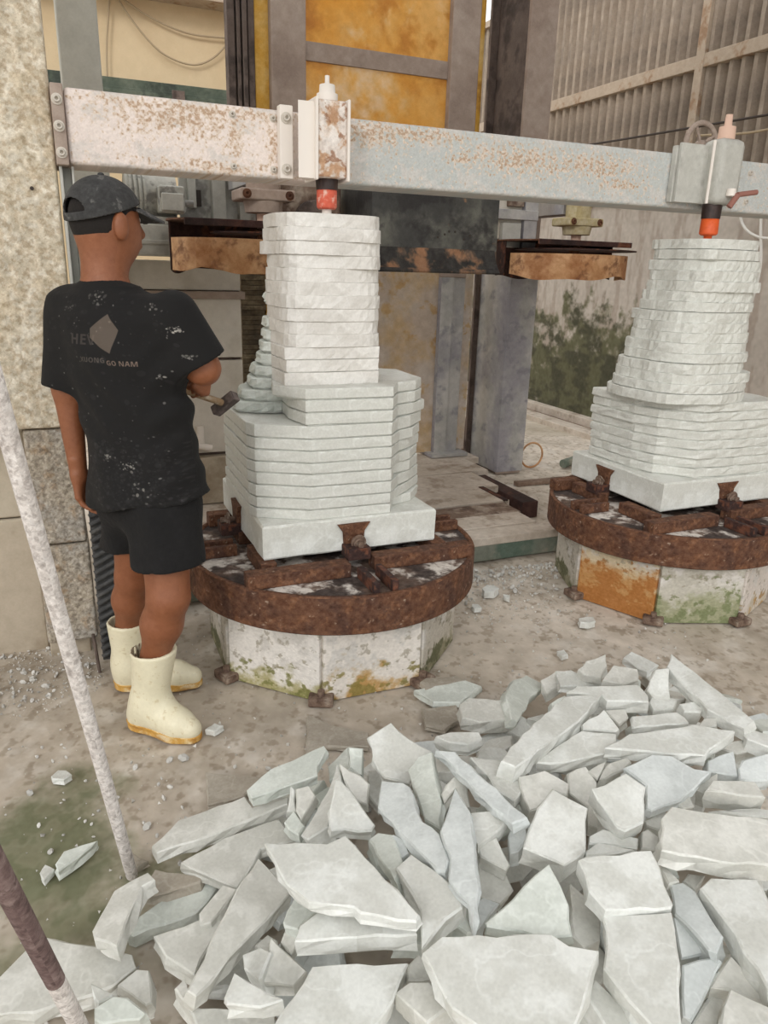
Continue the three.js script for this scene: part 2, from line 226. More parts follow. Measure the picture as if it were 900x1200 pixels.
// ---------------------------------------------------------------- walls and pillar
{
  const w = setting('wall_right', [4.05, 0, 0], 'rendered wall with dark moss low down and corrugated sheets above');
  const map = tex(1024, 256, (u, v) => { // u: w from -4 to 9, v: height 0 to 2.13
    const ww = -4 + 13 * u, y = 2.13 * v, a = fbm(u * 4 % 1, v, 6, 5, 231), b = fbm(u * 4 % 1, v, 16, 4, 233), s = fbm(u * 8 % 1, v * 0.35, 24, 3, 237);
    let q = mix([176, 167, 157], [192, 184, 175], a); q = mix(q, [150, 136, 124], 0.5 * sm(0.5, 0.7, s));
    const blob = 1 - Math.hypot((ww - 3.7) / 1.6, (y - 0.25) / 0.95), blob2 = 1 - Math.hypot((ww - 5.6) / 2.2, (y - 0.2) / 0.95);
    q = mix(q, mix([84, 84, 58], [58, 58, 40], sm(0.4, 0.6, b)), 0.9 * sm(-0.05, 0.36, Math.max(blob, blob2) + (fbm(u * 4 % 1, v * 0.7, 24, 5, 241) - 0.5) * 1.3));
    return q.map((k) => k + (fbm(u * 8 % 1, v, 64, 2, 239) - 0.5) * 22);
  });
  const g = new THREE.BoxGeometry(0.2, 2.13, 13); g.translate(0.1, 1.065, -2.5);
  const uv = g.attributes.uv, p = g.attributes.position; for (let i = 0; i < p.count; i++) uv.setXY(i, (-p.getZ(i) + 4) / 13, p.getY(i) / 2.13);
  part('masonry', g, std(0xffffff, 0.92, { map, bumpMap: bumpGrain, bumpScale: 0.004 }), w, 1, true);
  part('ledge', bx(-0.03, 0.2, 2.13, 2.19, -4, 9, 0.008), M.sheetTrim, w);
  // trapezoid corrugation along w, one sheet for each panel
  const pitch = 0.12, sheet = (w0, w1, y0, y1) => {
    const pos = [], idx = []; let k = 0; const n = Math.round((w1 - w0) / (pitch / 4));
    for (let i = 0; i <= n; i++) { const ww = w0 + (w1 - w0) * i / n, ph = mod(i, 4), d = ph === 0 ? 0.012 : ph === 2 ? -0.045 : ph === 1 ? -0.038 : 0; pos.push(d, y0, -ww, d, y1, -ww); if (i) { idx.push(k - 2, k, k - 1, k - 1, k, k + 1); } k += 2; }
    const q = new THREE.BufferGeometry(); q.setAttribute('position', new THREE.Float32BufferAttribute(pos, 3)); q.setAttribute('uv', new THREE.Float32BufferAttribute(new Float32Array(k * 2), 2)); q.setIndex(idx); const f = q.toNonIndexed(); f.computeVertexNormals(); return f;
  };
  const steelSheet = M.sheet.clone(); steelSheet.side = THREE.DoubleSide;
  for (const [w0, w1] of [[-4, -1.2], [-1.2, 0.7], [0.7, 2.62], [2.62, 4.9], [4.9, 7], [7, 9]]) for (const [y0, y1] of [[2.19, 3.12], [3.18, 4.22]]) { const s = part('corrugated_sheet', sheet(w0 + 0.02, w1 - 0.02, y0, y1), steelSheet, w, 1.2); s.position.x = 0.045; }
  part('trim_strip', bx(-0.03, 0.04, 3.1, 3.2, -4, 9, 0.006), M.sheetTrim, w);
  part('trim_strip', bx(-0.03, 0.06, 4.2, 4.27, -4, 9, 0.006), M.sheetTrim, w);
  for (const q of [-1.2, 0.7, 2.62, 4.9, 7]) part('batten', bx(-0.035, 0.03, 2.19, 4.2, q - 0.045, q + 0.045, 0.006), M.sheetTrim, w);
  part('backing', bx(0.12, 0.16, 2.19, 4.24, -4, 9), M.darkFrame, w);
  const back = setting('wall_back', [0, 0, 6.1], 'plain cream wall seen behind the machine');
  part('render', bx(-6, 2.4, 0, 4.49, 0, 0.2), M.cream, back, 2);
  part('roof_edge', bx(-6, 2.4, 3.93, 4.02, -0.3, -0.02, 0.01), M.sheetTrim, back);
  const roof = setting('added_roof', [0, 4.5, 0], 'unseen sheet roof added over the front of the sawing bay to shade the stone tops');  // added out of view: blocks overhead sky, cut short so the back stays lit
  part('added_roof_sheet', bx(-6, 3.98, 0, 0.05, -2.4, 0.7, 0.01), M.sheet, roof, 2); for (const q of [-2.3, -0.8, 0.6]) part('added_purlin', bx(-6, 3.98, -0.12, 0, q - 0.05, q + 0.05, 0.006), M.darkFrame, roof);
  const led = setting('trim_1', [0, 0, 5.8], 'green steel ledge along the cream wall');
  part('channel', [bx(-4, 2.2, 3.09, 3.17, 0, 0.05), bx(-4, 2.2, 2.93, 3.06, -0.06, 0.1), bx(-4, 2.2, 3.06, 3.09, -0.02, 0.06)], M.greenRail, led);
  part('bracket', [bx(0.32, 0.44, 2.98, 3.1, -0.09, -0.05)], M.darkFrame, led);
  const kerb = setting('trim_2', [0, 0, 0], 'low concrete kerb and dark gutter along the right wall');
  part('kerb', bx(3.62, 3.8, -0.02, 0.05, -1, 8, 0.01), M.plank, kerb); part('kerb', bx(3.95, 4.06, -0.02, 0.09, -1, 8, 0.01), M.plank, kerb); part('gutter', bx(3.8, 3.95, -0.02, 0.012, -1, 8), M.plankDark, kerb);
}
{
  const p = setting('wall_left', [0, 0, 0], 'massive pillar of rough granular beige stone at the left edge');
  const ph = M.pillar.clone();
  part('upper_stone', bx(-2.6, -0.905, 0.935, 4.2, 0.1, 0.75, 0.012), ph, p, 0.6);
  part('lower_stone', bx(-1.1, -0.925, 0.5, 0.93, 0.115, 0.7, 0.012), M.pillarLow, p, 0.45);
  part('lower_stone', bx(-1.1, -0.92, 0.1, 0.495, 0.115, 0.7, 0.012), M.pillarLow, p, 0.45);
  part('footing', bx(-1.1, -0.95, -0.02, 0.1, 0.22, 0.7, 0.006), M.wallStone, p);
  part('recessed_slab', bx(-2.6, -1.105, 0.56, 0.93, 0.3, 0.7, 0.01), M.wallStone, p, 1.2);
  part('recessed_slab', bx(-2.6, -1.105, -0.02, 0.555, 0.3, 0.7, 0.01), M.wallStone, p, 1.2);
  const hole = new THREE.CylinderGeometry(0.006, 0.006, 0.01, 10); hole.rotateX(Math.PI / 2); hole.translate(-0.985, 1.71, -0.1); part('drill_hole', hole, M.darkHole, p);
}

// ---------------------------------------------------------------- deck behind the turntables
{
  const d = thing('plank_deck', 'dust-covered plank deck with a green kerb behind the left turntable', 'deck', [0, 0, 0]);
  part('kerb', bx(-0.6, 1.56, 0, 0.105, 0.535, 0.66, 0.008), M.greenConcrete, d, 0.8);
  part('bearer', bx(-0.6, 1.56, 0, 0.09, 1.2, 1.34), M.darkRust, d); part('bearer', bx(-0.6, 1.75, 0, 0.09, 2.2, 2.34), M.darkRust, d);
  for (const [w0, w1, u1, y, m] of [[0.53, 0.665, 1.55, 0.14, M.plank], [0.672, 0.86, 1.47, 0.146, M.plank], [0.87, 1.07, 1.5, 0.138, M.plankDark], [1.08, 1.385, 1.55, 0.145, M.plank], [1.392, 1.76, 1.66, 0.142, M.plank], [1.767, 2.12, 1.8, 0.146, M.plank], [2.127, 2.62, 1.93, 0.142, M.plank]])
    part('plank', bx(-0.6, u1, 0.092, y, w0, w1, 0.006), m, d, 0.7);
  part('edge_angle', [bx(1.5, 1.54, 0.06, 0.15, 1.08, 1.39), bx(1.56, 1.62, 0.02, 0.13, 1.4, 1.76), bx(1.66, 1.78, 0.0, 0.11, 1.1, 2.1, 0.006)], M.darkRust, d);
  const a = thing('steel_offcut', 'thin steel strip lying on the dusty deck behind the left stone', 'steel strip', [1.0, 0.146, 2.0]);
  part('strip', bx(-0.12, 0.2, 0, 0.012, 0, 0.05), M.darkFrame, a);
  const g = thing('gutter_pipe', 'pale greenish pipe lying on the ground by the right wall', 'pipe', [2.7, 0, 2.1]);
  part('tube', bar([0, 0.04, 0], [0.75, 0.04, 0.35], 0.035, 14), M.greenConcrete, g);
  const f = thing('wooden_batten', 'dark worn batten lying on the ground near the grey column', 'batten', [2.05, 0, 1.75]);
  part('batten_body', bx(0, 0.7, -0.002, 0.03, 0, 0.06), M.plankDark, f);
  const b = thing('rusty_bollard', 'squat rusty drum beside the foot of the grey column', 'drum', [2.2, 0, 2.75]);
  part('drum', lathe([[0.001, 0], [0.12, 0], [0.12, 0.02], [0.105, 0.03], [0.105, 0.25], [0.12, 0.26], [0.12, 0.3], [0.001, 0.3]], 0, 0, 0), M.plankDark, b);
  const r = thing('wire_loop', 'loop of rusty wire standing beside the grey column foot', 'wire', [2.46, 0, 2.2]);
  const t = new THREE.TorusGeometry(0.1, 0.008, 8, 28); t.translate(0, 0.105, 0); part('loop', t, M.orangeRust, r);
}
// ---------------------------------------------------------------- machine mast, posts and saw units
{
  const m = thing('machine_mast', 'orange panelled mast of the stone saw between brown-grey posts', 'machine mast', [0, 0.147, 2.3]);
  part('slide_rail', [bx(0.14, 0.185, 0, 4.2, 0.02, 0.1), bx(0.195, 0.215, 0, 4.2, 0.0, 0.1), bx(0.225, 0.25, 0, 4.2, -0.02, 0.1), bx(0.262, 0.3, 0, 4.2, 0.01, 0.1)], M.darkFrame, m);
  part('edge_strip', bx(0.305, 0.395, 0, 4.2, 0.03, 0.12), M.yellow, m);
  part('post', bx(0.39, 0.61, 0, 4.2, -0.03, 0.2, 0.01), M.frame, m, 1.4);
  part('upper_panel', bx(0.605, 1.605, 2.66, 4.2, 0.02, 0.06, 0.003), M.orange, m, 1.3);
  part('cross_band', bx(0.605, 1.605, 2.555, 2.66, 0.01, 0.06, 0.003), M.frame, m);
  part('lower_panel', bx(0.605, 1.605, 1.7, 2.555, 0.02, 0.06, 0.003), M.orange, m, 1.7);
  part('skirt_panel', bx(0.605, 1.605, 0.02, 1.7, 0.0, 0.05, 0.003), M.orangeDusty, m, 1.3);
  part('post', [bx(1.6, 1.81, 1.3, 4.2, -0.03, 0.2, 0.008)], M.frame, m, 1.4);
  part('post_foot', [bx(1.6, 1.7, 0.02, 1.3, -0.05, 0.0), bx(1.7, 1.81, 0.02, 1.3, -0.02, 0.2), bx(1.55, 1.86, 0, 0.025, -0.12, 0.3)], M.postGrey, m, 1.0);
  part('edge_strip', bx(1.81, 1.9, 0.02, 1.35, 0.02, 0.12), M.orangeDusty, m);
  part('yellow_pipe', bar([1.865, 1.35, 0.1], [1.865, 4.2, 0.1], 0.042, 18), M.yellow, m);
  const c = thing('steel_column', 'tall grey steel column between the mast and the right wall', 'column', [2.08, 0, 2.1]);
  part('front_flange', bx(0, 0.21, 0.0, 4.3, 0, 0.03), M.frame, c, 1.3); part('web', bx(0.0, 0.03, 0, 4.3, 0.03, 0.4), M.darkFrame, c, 1.3); part('back_flange', bx(-0.06, 0.21, 0, 4.3, 0.4, 0.43), M.darkFrame, c, 1.3);
  part('worn_cladding', bx(-0.012, 0.222, 0.02, 1.55, -0.012, 0.0, 0.003), M.postGrey, c, 1.0); part('side_cladding', bx(-0.014, -0.002, 0.02, 1.55, 0, 0.43, 0.003), M.postGrey, c, 1.0);
  const p = thing('steel_post', 'plain grey steel post rising behind the beam at upper left', 'post', [-0.73, 0, 1.5]);
  part('post_body', bx(-0.09, 0.09, 0, 4.3, 0, 0.14, 0.01), M.steel, p, 1.6); part('foot_plate', bx(-0.14, 0.14, 0, 0.02, -0.05, 0.2), M.steel, p);

  const cab = thing('machine_cabinet', 'pale grey panelled machine cabinet behind the worker', 'cabinet', [-0.75, 0.147, 1.6]);
  part('carcass', bx(0.16, 0.76, 0, 1.36, 0.03, 0.25), M.darkFrame, cab);
  for (const [y0, y1] of [[0.3, 0.83], [0.845, 1.165], [1.21, 1.36]]) part('front_panel', bx(0.16, 0.76, y0, y1, 0, 0.03, 0.004), M.panel, cab, 1.1);
  part('ledge', bx(0.16, 0.78, 1.165, 1.205, -0.03, 0.03), M.frame, cab); part('plinth', bx(0.16, 0.78, 0, 0.28, -0.04, 0.04, 0.006), M.wallStone, cab);
  part('drain_pipe', [bar([0.5, 0.34, -0.01], [0.5, 0.46, -0.01], 0.022, 12), bar([0.44, 0.36, -0.02], [0.56, 0.33, -0.02], 0.02, 12)], M.whitePaint, cab);
  const bel = thing('bellows_cover', 'ridged brown bellows cover beside the pale cabinet', 'bellows', [0.07, 0.147, 1.86]);
  const fold = []; for (let i = 0; i < 46; i++) fold.push(bx(i % 2 ? 0.004 : 0, i % 2 ? 0.148 : 0.153, i * 0.0287, i * 0.0287 + 0.027, i % 2 ? 0.012 : 0, 0.12, 0.002));
  part('folds', fold, M.bellows, bel, 0.5).userData.kind = 'stuff'; part('yellow_edge', bx(0.16, 0.215, 0, 1.4, 0.03, 0.12), M.yellow, bel);

  const mo = thing('electric_motor', 'dusty grey electric motor with square terminal box behind the cap', 'motor', [-0.4, 1.525, 1.36]);
  const body = new THREE.CylinderGeometry(0.11, 0.11, 0.24, 28); body.rotateZ(Math.PI / 2); body.translate(-0.06, 0.28, -0.12); part('body', body, M.motor, mo, 0.5);
  for (let i = 0; i < 4; i++) { const r = new THREE.CylinderGeometry(0.122, 0.122, 0.012, 28); r.rotateZ(Math.PI / 2); r.translate(-0.06 - 0.1 + i * 0.022, 0.28, -0.12); part('cooling_fin', r, M.motor, mo, 0.5); }
  part('terminal_box', bx(-0.04, 0.085, 0.2, 0.325, -0.07, 0.05, 0.012), M.motor, mo, 0.5); part('terminal_cover', bx(-0.03, 0.075, 0.21, 0.29, -0.085, -0.07, 0.006), M.steel, mo, 0.5);
  part('gland', bar([0.08, 0.25, -0.02], [0.13, 0.25, -0.02], 0.016, 12), M.motor, mo); part('feet', [bx(-0.2, 0.15, 0.15, 0.185, -0.02, 0.22)], M.motor, mo);
  part('pedestal', [bx(-0.24, 0.17, 0, 0.15, -0.03, 0.25, 0.01), bx(-0.24, 0.17, 0.055, 0.075, -0.045, 0.0)], M.steel, mo, 0.8);
  const fr = thing('machine_bracket', 'grey steel bracket plates between the motor and the left saw guard', 'bracket', [-0.3, 1.5, 1.55]);
  part('plate', bx(0.0, 0.4, 0, 0.62, 0.02, 0.05), M.motor, fr); part('upright', bx(0.16, 0.23, 0.1, 0.62, -0.04, 0.02), M.steel, fr); part('upright', bx(0.3, 0.36, 0.1, 0.62, -0.04, 0.02), M.motor, fr);
  part('slot', bx(0.085, 0.11, 0.28, 0.36, 0.012, 0.022, 0.001), M.darkHole, fr); part('switch_box', bx(0.04, 0.08, 0.27, 0.46, -0.02, 0.02), M.steel, fr);
}
function arcWall(R, h, t, a0, a1, seg = 26, wob = 0, seed = 1) { // upright curved sheet around a vertical axis, ragged lower rim
  const r = rng(seed), s = new THREE.Shape(); s.absarc(0, 0, R, a0, a1, false); s.absarc(0, 0, R - t, a1, a0, true); s.closePath();
  const g = new THREE.ExtrudeGeometry(s, { depth: h, bevelEnabled: false, curveSegments: seg, steps: 4 }); g.rotateX(-Math.PI / 2);
  const p = g.attributes.position; if (wob) for (let i = 0; i < p.count; i++) { const a = Math.atan2(-p.getZ(i), p.getX(i)), k = 1 - p.getY(i) / h; p.setY(i, p.getY(i) + k * wob * (Math.sin(a * 3 + seed) + 0.6 * Math.sin(a * 7 + seed * 2))); }
  g.computeVertexNormals(); return g;
}
function sawUnit(label, [u, y, w], R, h, shaftX, shaftW, seed, reach, extra) {
  const t = thing('saw_guard', label, 'saw guard', [u, y, w]);
  part('front_skirt', arcWall(R, h * 0.66, 0.006, -Math.PI + 0.12, -0.12, 30, 0.012, seed), M.orangeRust, t, 0.6); part('back_skirt', arcWall(R, h, 0.006, 0.02, Math.PI - 0.02, 30, 0.012, seed + 1), M.darkRust, t, 0.6);
  const s = new THREE.Shape(); s.absarc(0, 0, R + 0.01, -0.62, Math.PI + 0.62, false); s.closePath();
  const top = new THREE.ExtrudeGeometry(s, { depth: 0.008, bevelEnabled: false, curveSegments: 26 }); top.rotateX(-Math.PI / 2); top.translate(0, h, 0); part('top_plate', top, M.rust, t, 0.6);
  part('front_lip', [bx(-R * 0.84, R * 0.84, h - 0.022, h + 0.01, -R * 0.62, -R * 0.62 + 0.012)], M.darkRust, t);
  part('saw_blade', cyl(shaftX, h * 0.78, shaftW, R * 0.92, R * 0.92, 0.006, 48), M.darkRust, t, 0.5);
  part('blade_flange', [cyl(shaftX, h * 0.78 + 0.006, shaftW, 0.07, 0.07, 0.02), cyl(shaftX, h * 0.78 - 0.035, shaftW, 0.035, 0.035, 0.035, 6)], M.rust, t, 0.4);
  part('arbor', cyl(shaftX, h * 0.8, shaftW, 0.032, 0.032, h * 0.42), M.pinkish, t);
  part('bearing', [cyl(shaftX, h + 0.05, shaftW, 0.085, 0.095, 0.05), bx(shaftX - 0.13, shaftX + 0.13, h + 0.1, h + 0.15, shaftW - 0.1, shaftW + 0.1, 0.01), cyl(shaftX, h + 0.15, shaftW, 0.08, 0.08, 0.14)], extra ?? M.frame, t, 0.6);
  for (const q of [-0.1, 0.1]) part('bolt', boltHead(shaftX + q, h + 0.125, shaftW - 0.104, 0.014), M.rust, t);
  part('hanger', bx(shaftX - 0.07, shaftX + 0.07, h + 0.26, 1.96 - y, shaftW - 0.05, shaftW + 0.08), M.postGrey, t); part('arm', bx(shaftX - 0.06, shaftX + 0.06, 1.86 - y, 1.96 - y, shaftW + 0.08, reach - w), M.postGrey, t);
  return t;
}
sawUnit('rusty curved saw guard left of the tall stone, beside the cap', [-0.16, 1.465, 1.05], 0.275, 0.215, 0.16, -0.04, 2, 1.5);
sawUnit('rusty curved saw guard against the right concrete wall', [2.13, 1.47, 1.6], 0.42, 0.215, 0.06, -0.06, 5, 2.08, M.bearing);
{
  const t = thing('saw_hood', 'blackened sheet metal saw hood right of the tall stone with rust-eaten lip', 'saw hood', [0.92, 1.49, 1.0]);
  part('front_plate', bx(-0.37, 0.36, 0.11, 0.42, 0, 0.012, 0.003), M.blackMetal, t, 0.7);
  part('side_plate', bx(0.335, 0.36, 0.02, 0.42, 0.012, 0.5, 0.003), M.steel, t, 0.7); part('side_plate', bx(-0.37, -0.35, 0.02, 0.42, 0.012, 0.5, 0.003), M.blackMetal, t, 0.7);
  const s = new THREE.Shape(); s.moveTo(0, 0.115); s.quadraticCurveTo(-0.005, 0.06, -0.07, 0); s.lineTo(-0.062, -0.008); s.quadraticCurveTo(0.012, 0.05, 0.012, 0.115); s.closePath();
  const lip = new THREE.ExtrudeGeometry(s, { depth: 0.71, bevelEnabled: false, curveSegments: 8 }); lip.rotateY(-Math.PI / 2); lip.scale(1, 1, -1); lip.rotateY(0);
  { const p = lip.attributes.position; for (let i = 0; i < p.count; i++) { const X = p.getX(i), Z = p.getZ(i); p.setXYZ(i, X + 0.35, p.getY(i), Z); } const ix = lip.index; if (ix) { const a = ix.array; for (let i = 0; i < a.length; i += 3) { const q = a[i]; a[i] = a[i + 2]; a[i + 2] = q; } } lip.computeVertexNormals(); }
  part('lower_lip', lip, mottled([58, 56, 54], [[[186, 136, 100], 4, 0.53, 0.04, 301], [[30, 28, 28], 7, 0.62, 0.06, 303]], { grain: 24, n: 512, side: 2 }), t, 0.8);
  const R = rng(77); for (const [x, y] of [[0.0, 0.17], [0.04, 0.185], [0.065, 0.2], [0.1, 0.2], [0.155, 0.165], [0.19, 0.185]]) { const h = new THREE.CylinderGeometry(0.006, 0.006, 0.004, 10); h.rotateX(Math.PI / 2); h.translate(x, y, 0.001); part('rivet_hole', h, M.darkHole, t); }
  part('top_channel', bx(-0.38, 0.38, 0.42, 0.45, -0.02, 0.5), M.steel, t); part('hanger', bx(-0.08, 0.08, 0.45, 0.48, 0.1, 1.25), M.postGrey, t);
  const k = thing('gearbox', 'stained gearbox block hanging behind the left spindle', 'gearbox', [0.32, 1.5, 1.25]);
  part('housing', bx(-0.16, 0.16, 0, 0.42, 0, 0.3, 0.02), M.plankDark, k, 0.6); part('cover', lathe([[0.001, 0.03], [0.09, 0.03], [0.1, 0.02], [0.1, 0], [0.001, 0]], 0, 0, 0).rotateX(Math.PI / 2).translate(0.0, 0.22, 0.0), M.darkFrame, k, 0.6);
  const q = thing('carriage_frame', 'grey carriage plates and bar above the right saw guard', 'carriage', [1.62, 1.7, 1.75]);
  part('plate', bx(0, 0.34, 0, 0.5, 0.03, 0.06), M.panel, q); part('crossbar', bx(-0.02, 0.4, 0.12, 0.18, -0.02, 0.03), M.postGrey, q); part('upright', bx(0.3, 0.4, -0.05, 0.5, -0.01, 0.05), M.postGrey, q); part('block', bx(0.18, 0.29, 0.2, 0.3, -0.01, 0.03), M.plankDark, q); part('block', bx(0.14, 0.28, -0.05, 0.1, -0.01, 0.03), M.steel, q);
}
// ---------------------------------------------------------------- cross beam and the two spindle heads
{
  const L0 = -0.868, L1 = 2.9, Y0 = 1.785, Y1 = 2.005;
  const map = tex(2048, 128, (u, v) => { // scabs of dried slurry and rust along the beam, thick dust towards the pillar
    const x = L0 + (L1 - L0) * u, U = mod(u * 16, 1), a = fbm(U, v, 4, 4, 311), f = fbm(U, v, 24, 5, 313), n = fbm(mod(u * 4, 1), v * 0.5, 8, 4, 317), f2 = fbm(U, v, 32, 3, 331);
    let q = mix([232, 220, 213], [188, 192, 190], sm(-0.1, 0.15, x - 0.05 + (n - 0.5) * 0.5)); q = mix(q, [206, 200, 194], 0.6 * sm(0.5, 0.65, a));
    const spot = (c, rx, cy, ry) => 1 - Math.hypot((x - c) / rx, (v - cy) / ry);
    const s = Math.max(spot(-0.52, 0.28, 0.72, 0.3), spot(-0.44, 0.5, 0.88, 0.12), spot(-0.34, 0.04, 0.5, 0.5), spot(-0.2, 0.03, 0.55, 0.45), spot(-0.4, 0.3, 0.1, 0.12), spot(0.16, 0.2, 0.8, 0.3), spot(0.35, 0.25, 0.85, 0.16), spot(0.8, 0.35, 0.6, 0.3), spot(1.15, 0.3, 0.62, 0.26), spot(1.3, 0.16, 0.35, 0.16), spot(0.55, 0.1, 0.55, 0.15), -0.25);
    const k = s * 0.55 + (f - 0.5) * 2.1; q = mix(q, [206, 184, 160], 0.65 * sm(0.1, 0.34, k)); q = mix(q, [164, 130, 102], 0.6 * sm(0.34, 0.56, k)); q = mix(q, [240, 232, 224], 0.5 * sm(0.2, 0.3, k) * sm(0.5, 0.6, f2));
    return q.map((w) => w + (fbm(U, v, 48, 2, 319) - 0.5) * 22);
  });
  map.wrapS = map.wrapT = THREE.ClampToEdgeWrapping;
  const bb = bumpRough.clone(); bb.repeat.set(24, 1.6); bb.needsUpdate = true; const beamMat = std(0xffffff, 0.75, { map, bumpMap: bb, bumpScale: 0.005 });
  const b = thing('cross_beam', 'long pale steel cross beam with scabs of rust above both stones', 'beam', [0, Y0, 0]);
  const g = bx(L0, L1, 0, Y1 - Y0, 0.06, 0.25, 0.014); { const p = g.attributes.position, uv = g.attributes.uv; for (let i = 0; i < p.count; i++) uv.setXY(i, (p.getX(i) - L0) / (L1 - L0), clamp(p.getY(i) / (Y1 - Y0), 0.01, 0.99)); }
  part('beam_body', g, beamMat, b, 1, true);
  part('end_plate', bx(-0.905, -0.868, -0.005, 0.225, 0.045, 0.25, 0.004), M.frame, b, 0.7);
  for (const y of [0.03, 0.105, 0.18]) part('bolt', boltHead(-0.888, y, 0.038, 0.011), M.bolt, b);
  for (const x of [-0.345, -0.205]) for (const y of [0.03, 0.19]) part('bolt', boltHead(x, y, 0.056, 0.008), M.bolt, b);
  for (const y of [0.05, 0.17]) part('bolt', boltHead(2.02, y, 0.056, 0.009), M.bolt, b);
  const ch = thing('guide_channel', 'narrow vertical steel channel against the stone pillar below the beam', 'channel', [-0.885, 1.222, 0.08]);
  part('channel_web', [bx(-0.014, -0.004, 0.0, 0.56, 0, 0.06), bx(-0.004, 0.022, 0.0, 0.56, 0.05, 0.06), bx(0.022, 0.03, 0.0, 0.56, 0.0, 0.06)], M.steel, ch);

  const h = thing('spindle_head', 'scabbed spindle head with red sleeve pressing on the left stone', 'spindle head', [-0.03, 1.67, 0]);
  part('flange_plate', bx(-0.162, -0.115, 0.115, 0.345, 0.02, 0.058, 0.004), M.whitePaint, h, 0.5);
  for (const y of [0.145, 0.305]) part('bolt', boltHead(-0.14, y, 0.012, 0.012), M.bolt, h);
  const chk = new THREE.Shape(); chk.moveTo(-0.12, -0.055); chk.lineTo(-0.05, 0.06); chk.lineTo(-0.05, -0.055); chk.closePath();
  const cg = new THREE.ExtrudeGeometry(chk, { depth: 0.235, bevelEnabled: false }); cg.rotateX(-Math.PI / 2); cg.scale(1, 1, 1); cg.translate(0, 0.115, 0); part('cheek', cg, M.whitePaint, h, 0.5);
  const scab = mottled([214, 204, 196], [[[176, 132, 96], 8, 0.56, 0.06, 321], [[232, 226, 220], 6, 0.6, 0.06, 323], [[140, 98, 72], 12, 0.66, 0.04, 325, 0.7]], { grain: 30, bump: 0.006, bumpMap: bumpRough });
  part('housing', bx(-0.058, 0.052, 0.12, 0.36, -0.065, 0.06, 0.008), scab, h, 0.3);
  part('housing_plate', [bx(-0.064, -0.054, 0.11, 0.365, -0.075, 0.06), bx(0.05, 0.06, 0.11, 0.365, -0.075, 0.06)], M.whitePaint, h);
  part('grease_cap', lathe([[0.001, 0.085], [0.008, 0.083], [0.008, 0.06], [0.026, 0.055], [0.028, 0.03], [0.036, 0.027], [0.036, 0]], 0, 0.36, 0), M.whitePaint, h);
  part('collar', cyl(0, 0.085, 0, 0.038, 0.04, 0.04), M.collar, h, 0.4); part('sleeve', lathe([[0.001, 0.085], [0.036, 0.085], [0.036, 0.03], [0.03, 0.022], [0.001, 0.022]], 0, 0, 0), M.redSleeve, h, 0.2);
  part('centre_tip', lathe([[0.017, 0.025], [0.017, 0.008], [0.006, 0.0], [0.001, 0.0]], 0, 0, 0), M.whitePaint, h);

  const k = thing('spindle_head', 'grey spindle head with bright orange sleeve pressing on the right stone', 'spindle head', [1.765, 1.656, 0]);
  part('flange_plate', bx(-0.215, -0.15, 0.15, 0.375, 0.03, 0.058, 0.004), M.steel, k, 0.5); for (const y of [0.18, 0.345]) part('bolt', boltHead(-0.18, y, 0.022, 0.013), M.bolt, k);
  part('face_plate', bx(-0.205, -0.04, 0.15, 0.385, 0.012, 0.03, 0.004), M.steel, k, 0.6);
  part('housing', bx(-0.055, 0.085, 0.145, 0.41, -0.065, 0.06, 0.03), M.steel, k, 0.6); part('weld_bead', bar([-0.058, 0.15, -0.02], [-0.058, 0.4, -0.02], 0.007, 8), M.whitePaint, k);
  part('grease_cap', lathe([[0.001, 0.1], [0.014, 0.098], [0.016, 0.055], [0.034, 0.05], [0.036, 0]], 0.02, 0.41, 0), M.pinkish, k);
  part('collar', cyl(0, 0.09, 0, 0.04, 0.042, 0.06), M.collar, k, 0.4); part('sleeve', lathe([[0.001, 0.09], [0.038, 0.09], [0.04, 0.03], [0.034, 0.022], [0.018, 0.02], [0.018, 0.0], [0.001, 0.0]], 0, 0, 0), M.orangeSleeve, k, 0.3);
  part('lever', [bar([0.005, 0.135, -0.09], [0.035, 0.185, -0.1], 0.013), bar([0.033, 0.185, -0.1], [0.13, 0.2, -0.11], 0.011)], std(0x94655a, 0.8), k, 0.3); part('lever_boss', cyl(0.02, 0.18, -0.075, 0.022, 0.018, 0.03), M.whitePaint, k);
  const wheel = new THREE.Group(); wheel.name = 'handwheel'; wheel.position.set(0.17, 0.44, -0.3); k.add(wheel);
  part('rim', new THREE.TorusGeometry(0.092, 0.012, 10, 36), M.frame, wheel, 0.3); for (let i = 0; i < 4; i++) { const a = i * Math.PI / 2 + 0.5; part('spoke', bar([0, 0, 0], [0.088 * Math.cos(a), 0.088 * Math.sin(a), 0], 0.007, 8), M.frame, wheel, 0.3); }
  part('hub', lathe([[0.001, 0.02], [0.018, 0.02], [0.018, -0.02], [0.001, -0.02]], 0, 0, 0).rotateX(Math.PI / 2), M.frame, wheel, 0.3); part('wheel_bracket', bx(0.1, 0.24, 0.36, 0.38, 0.1, 0.32), M.steel, k); part('wheel_post', bx(0.16, 0.18, 0.38, 0.44, 0.305, 0.325), M.steel, k);
}

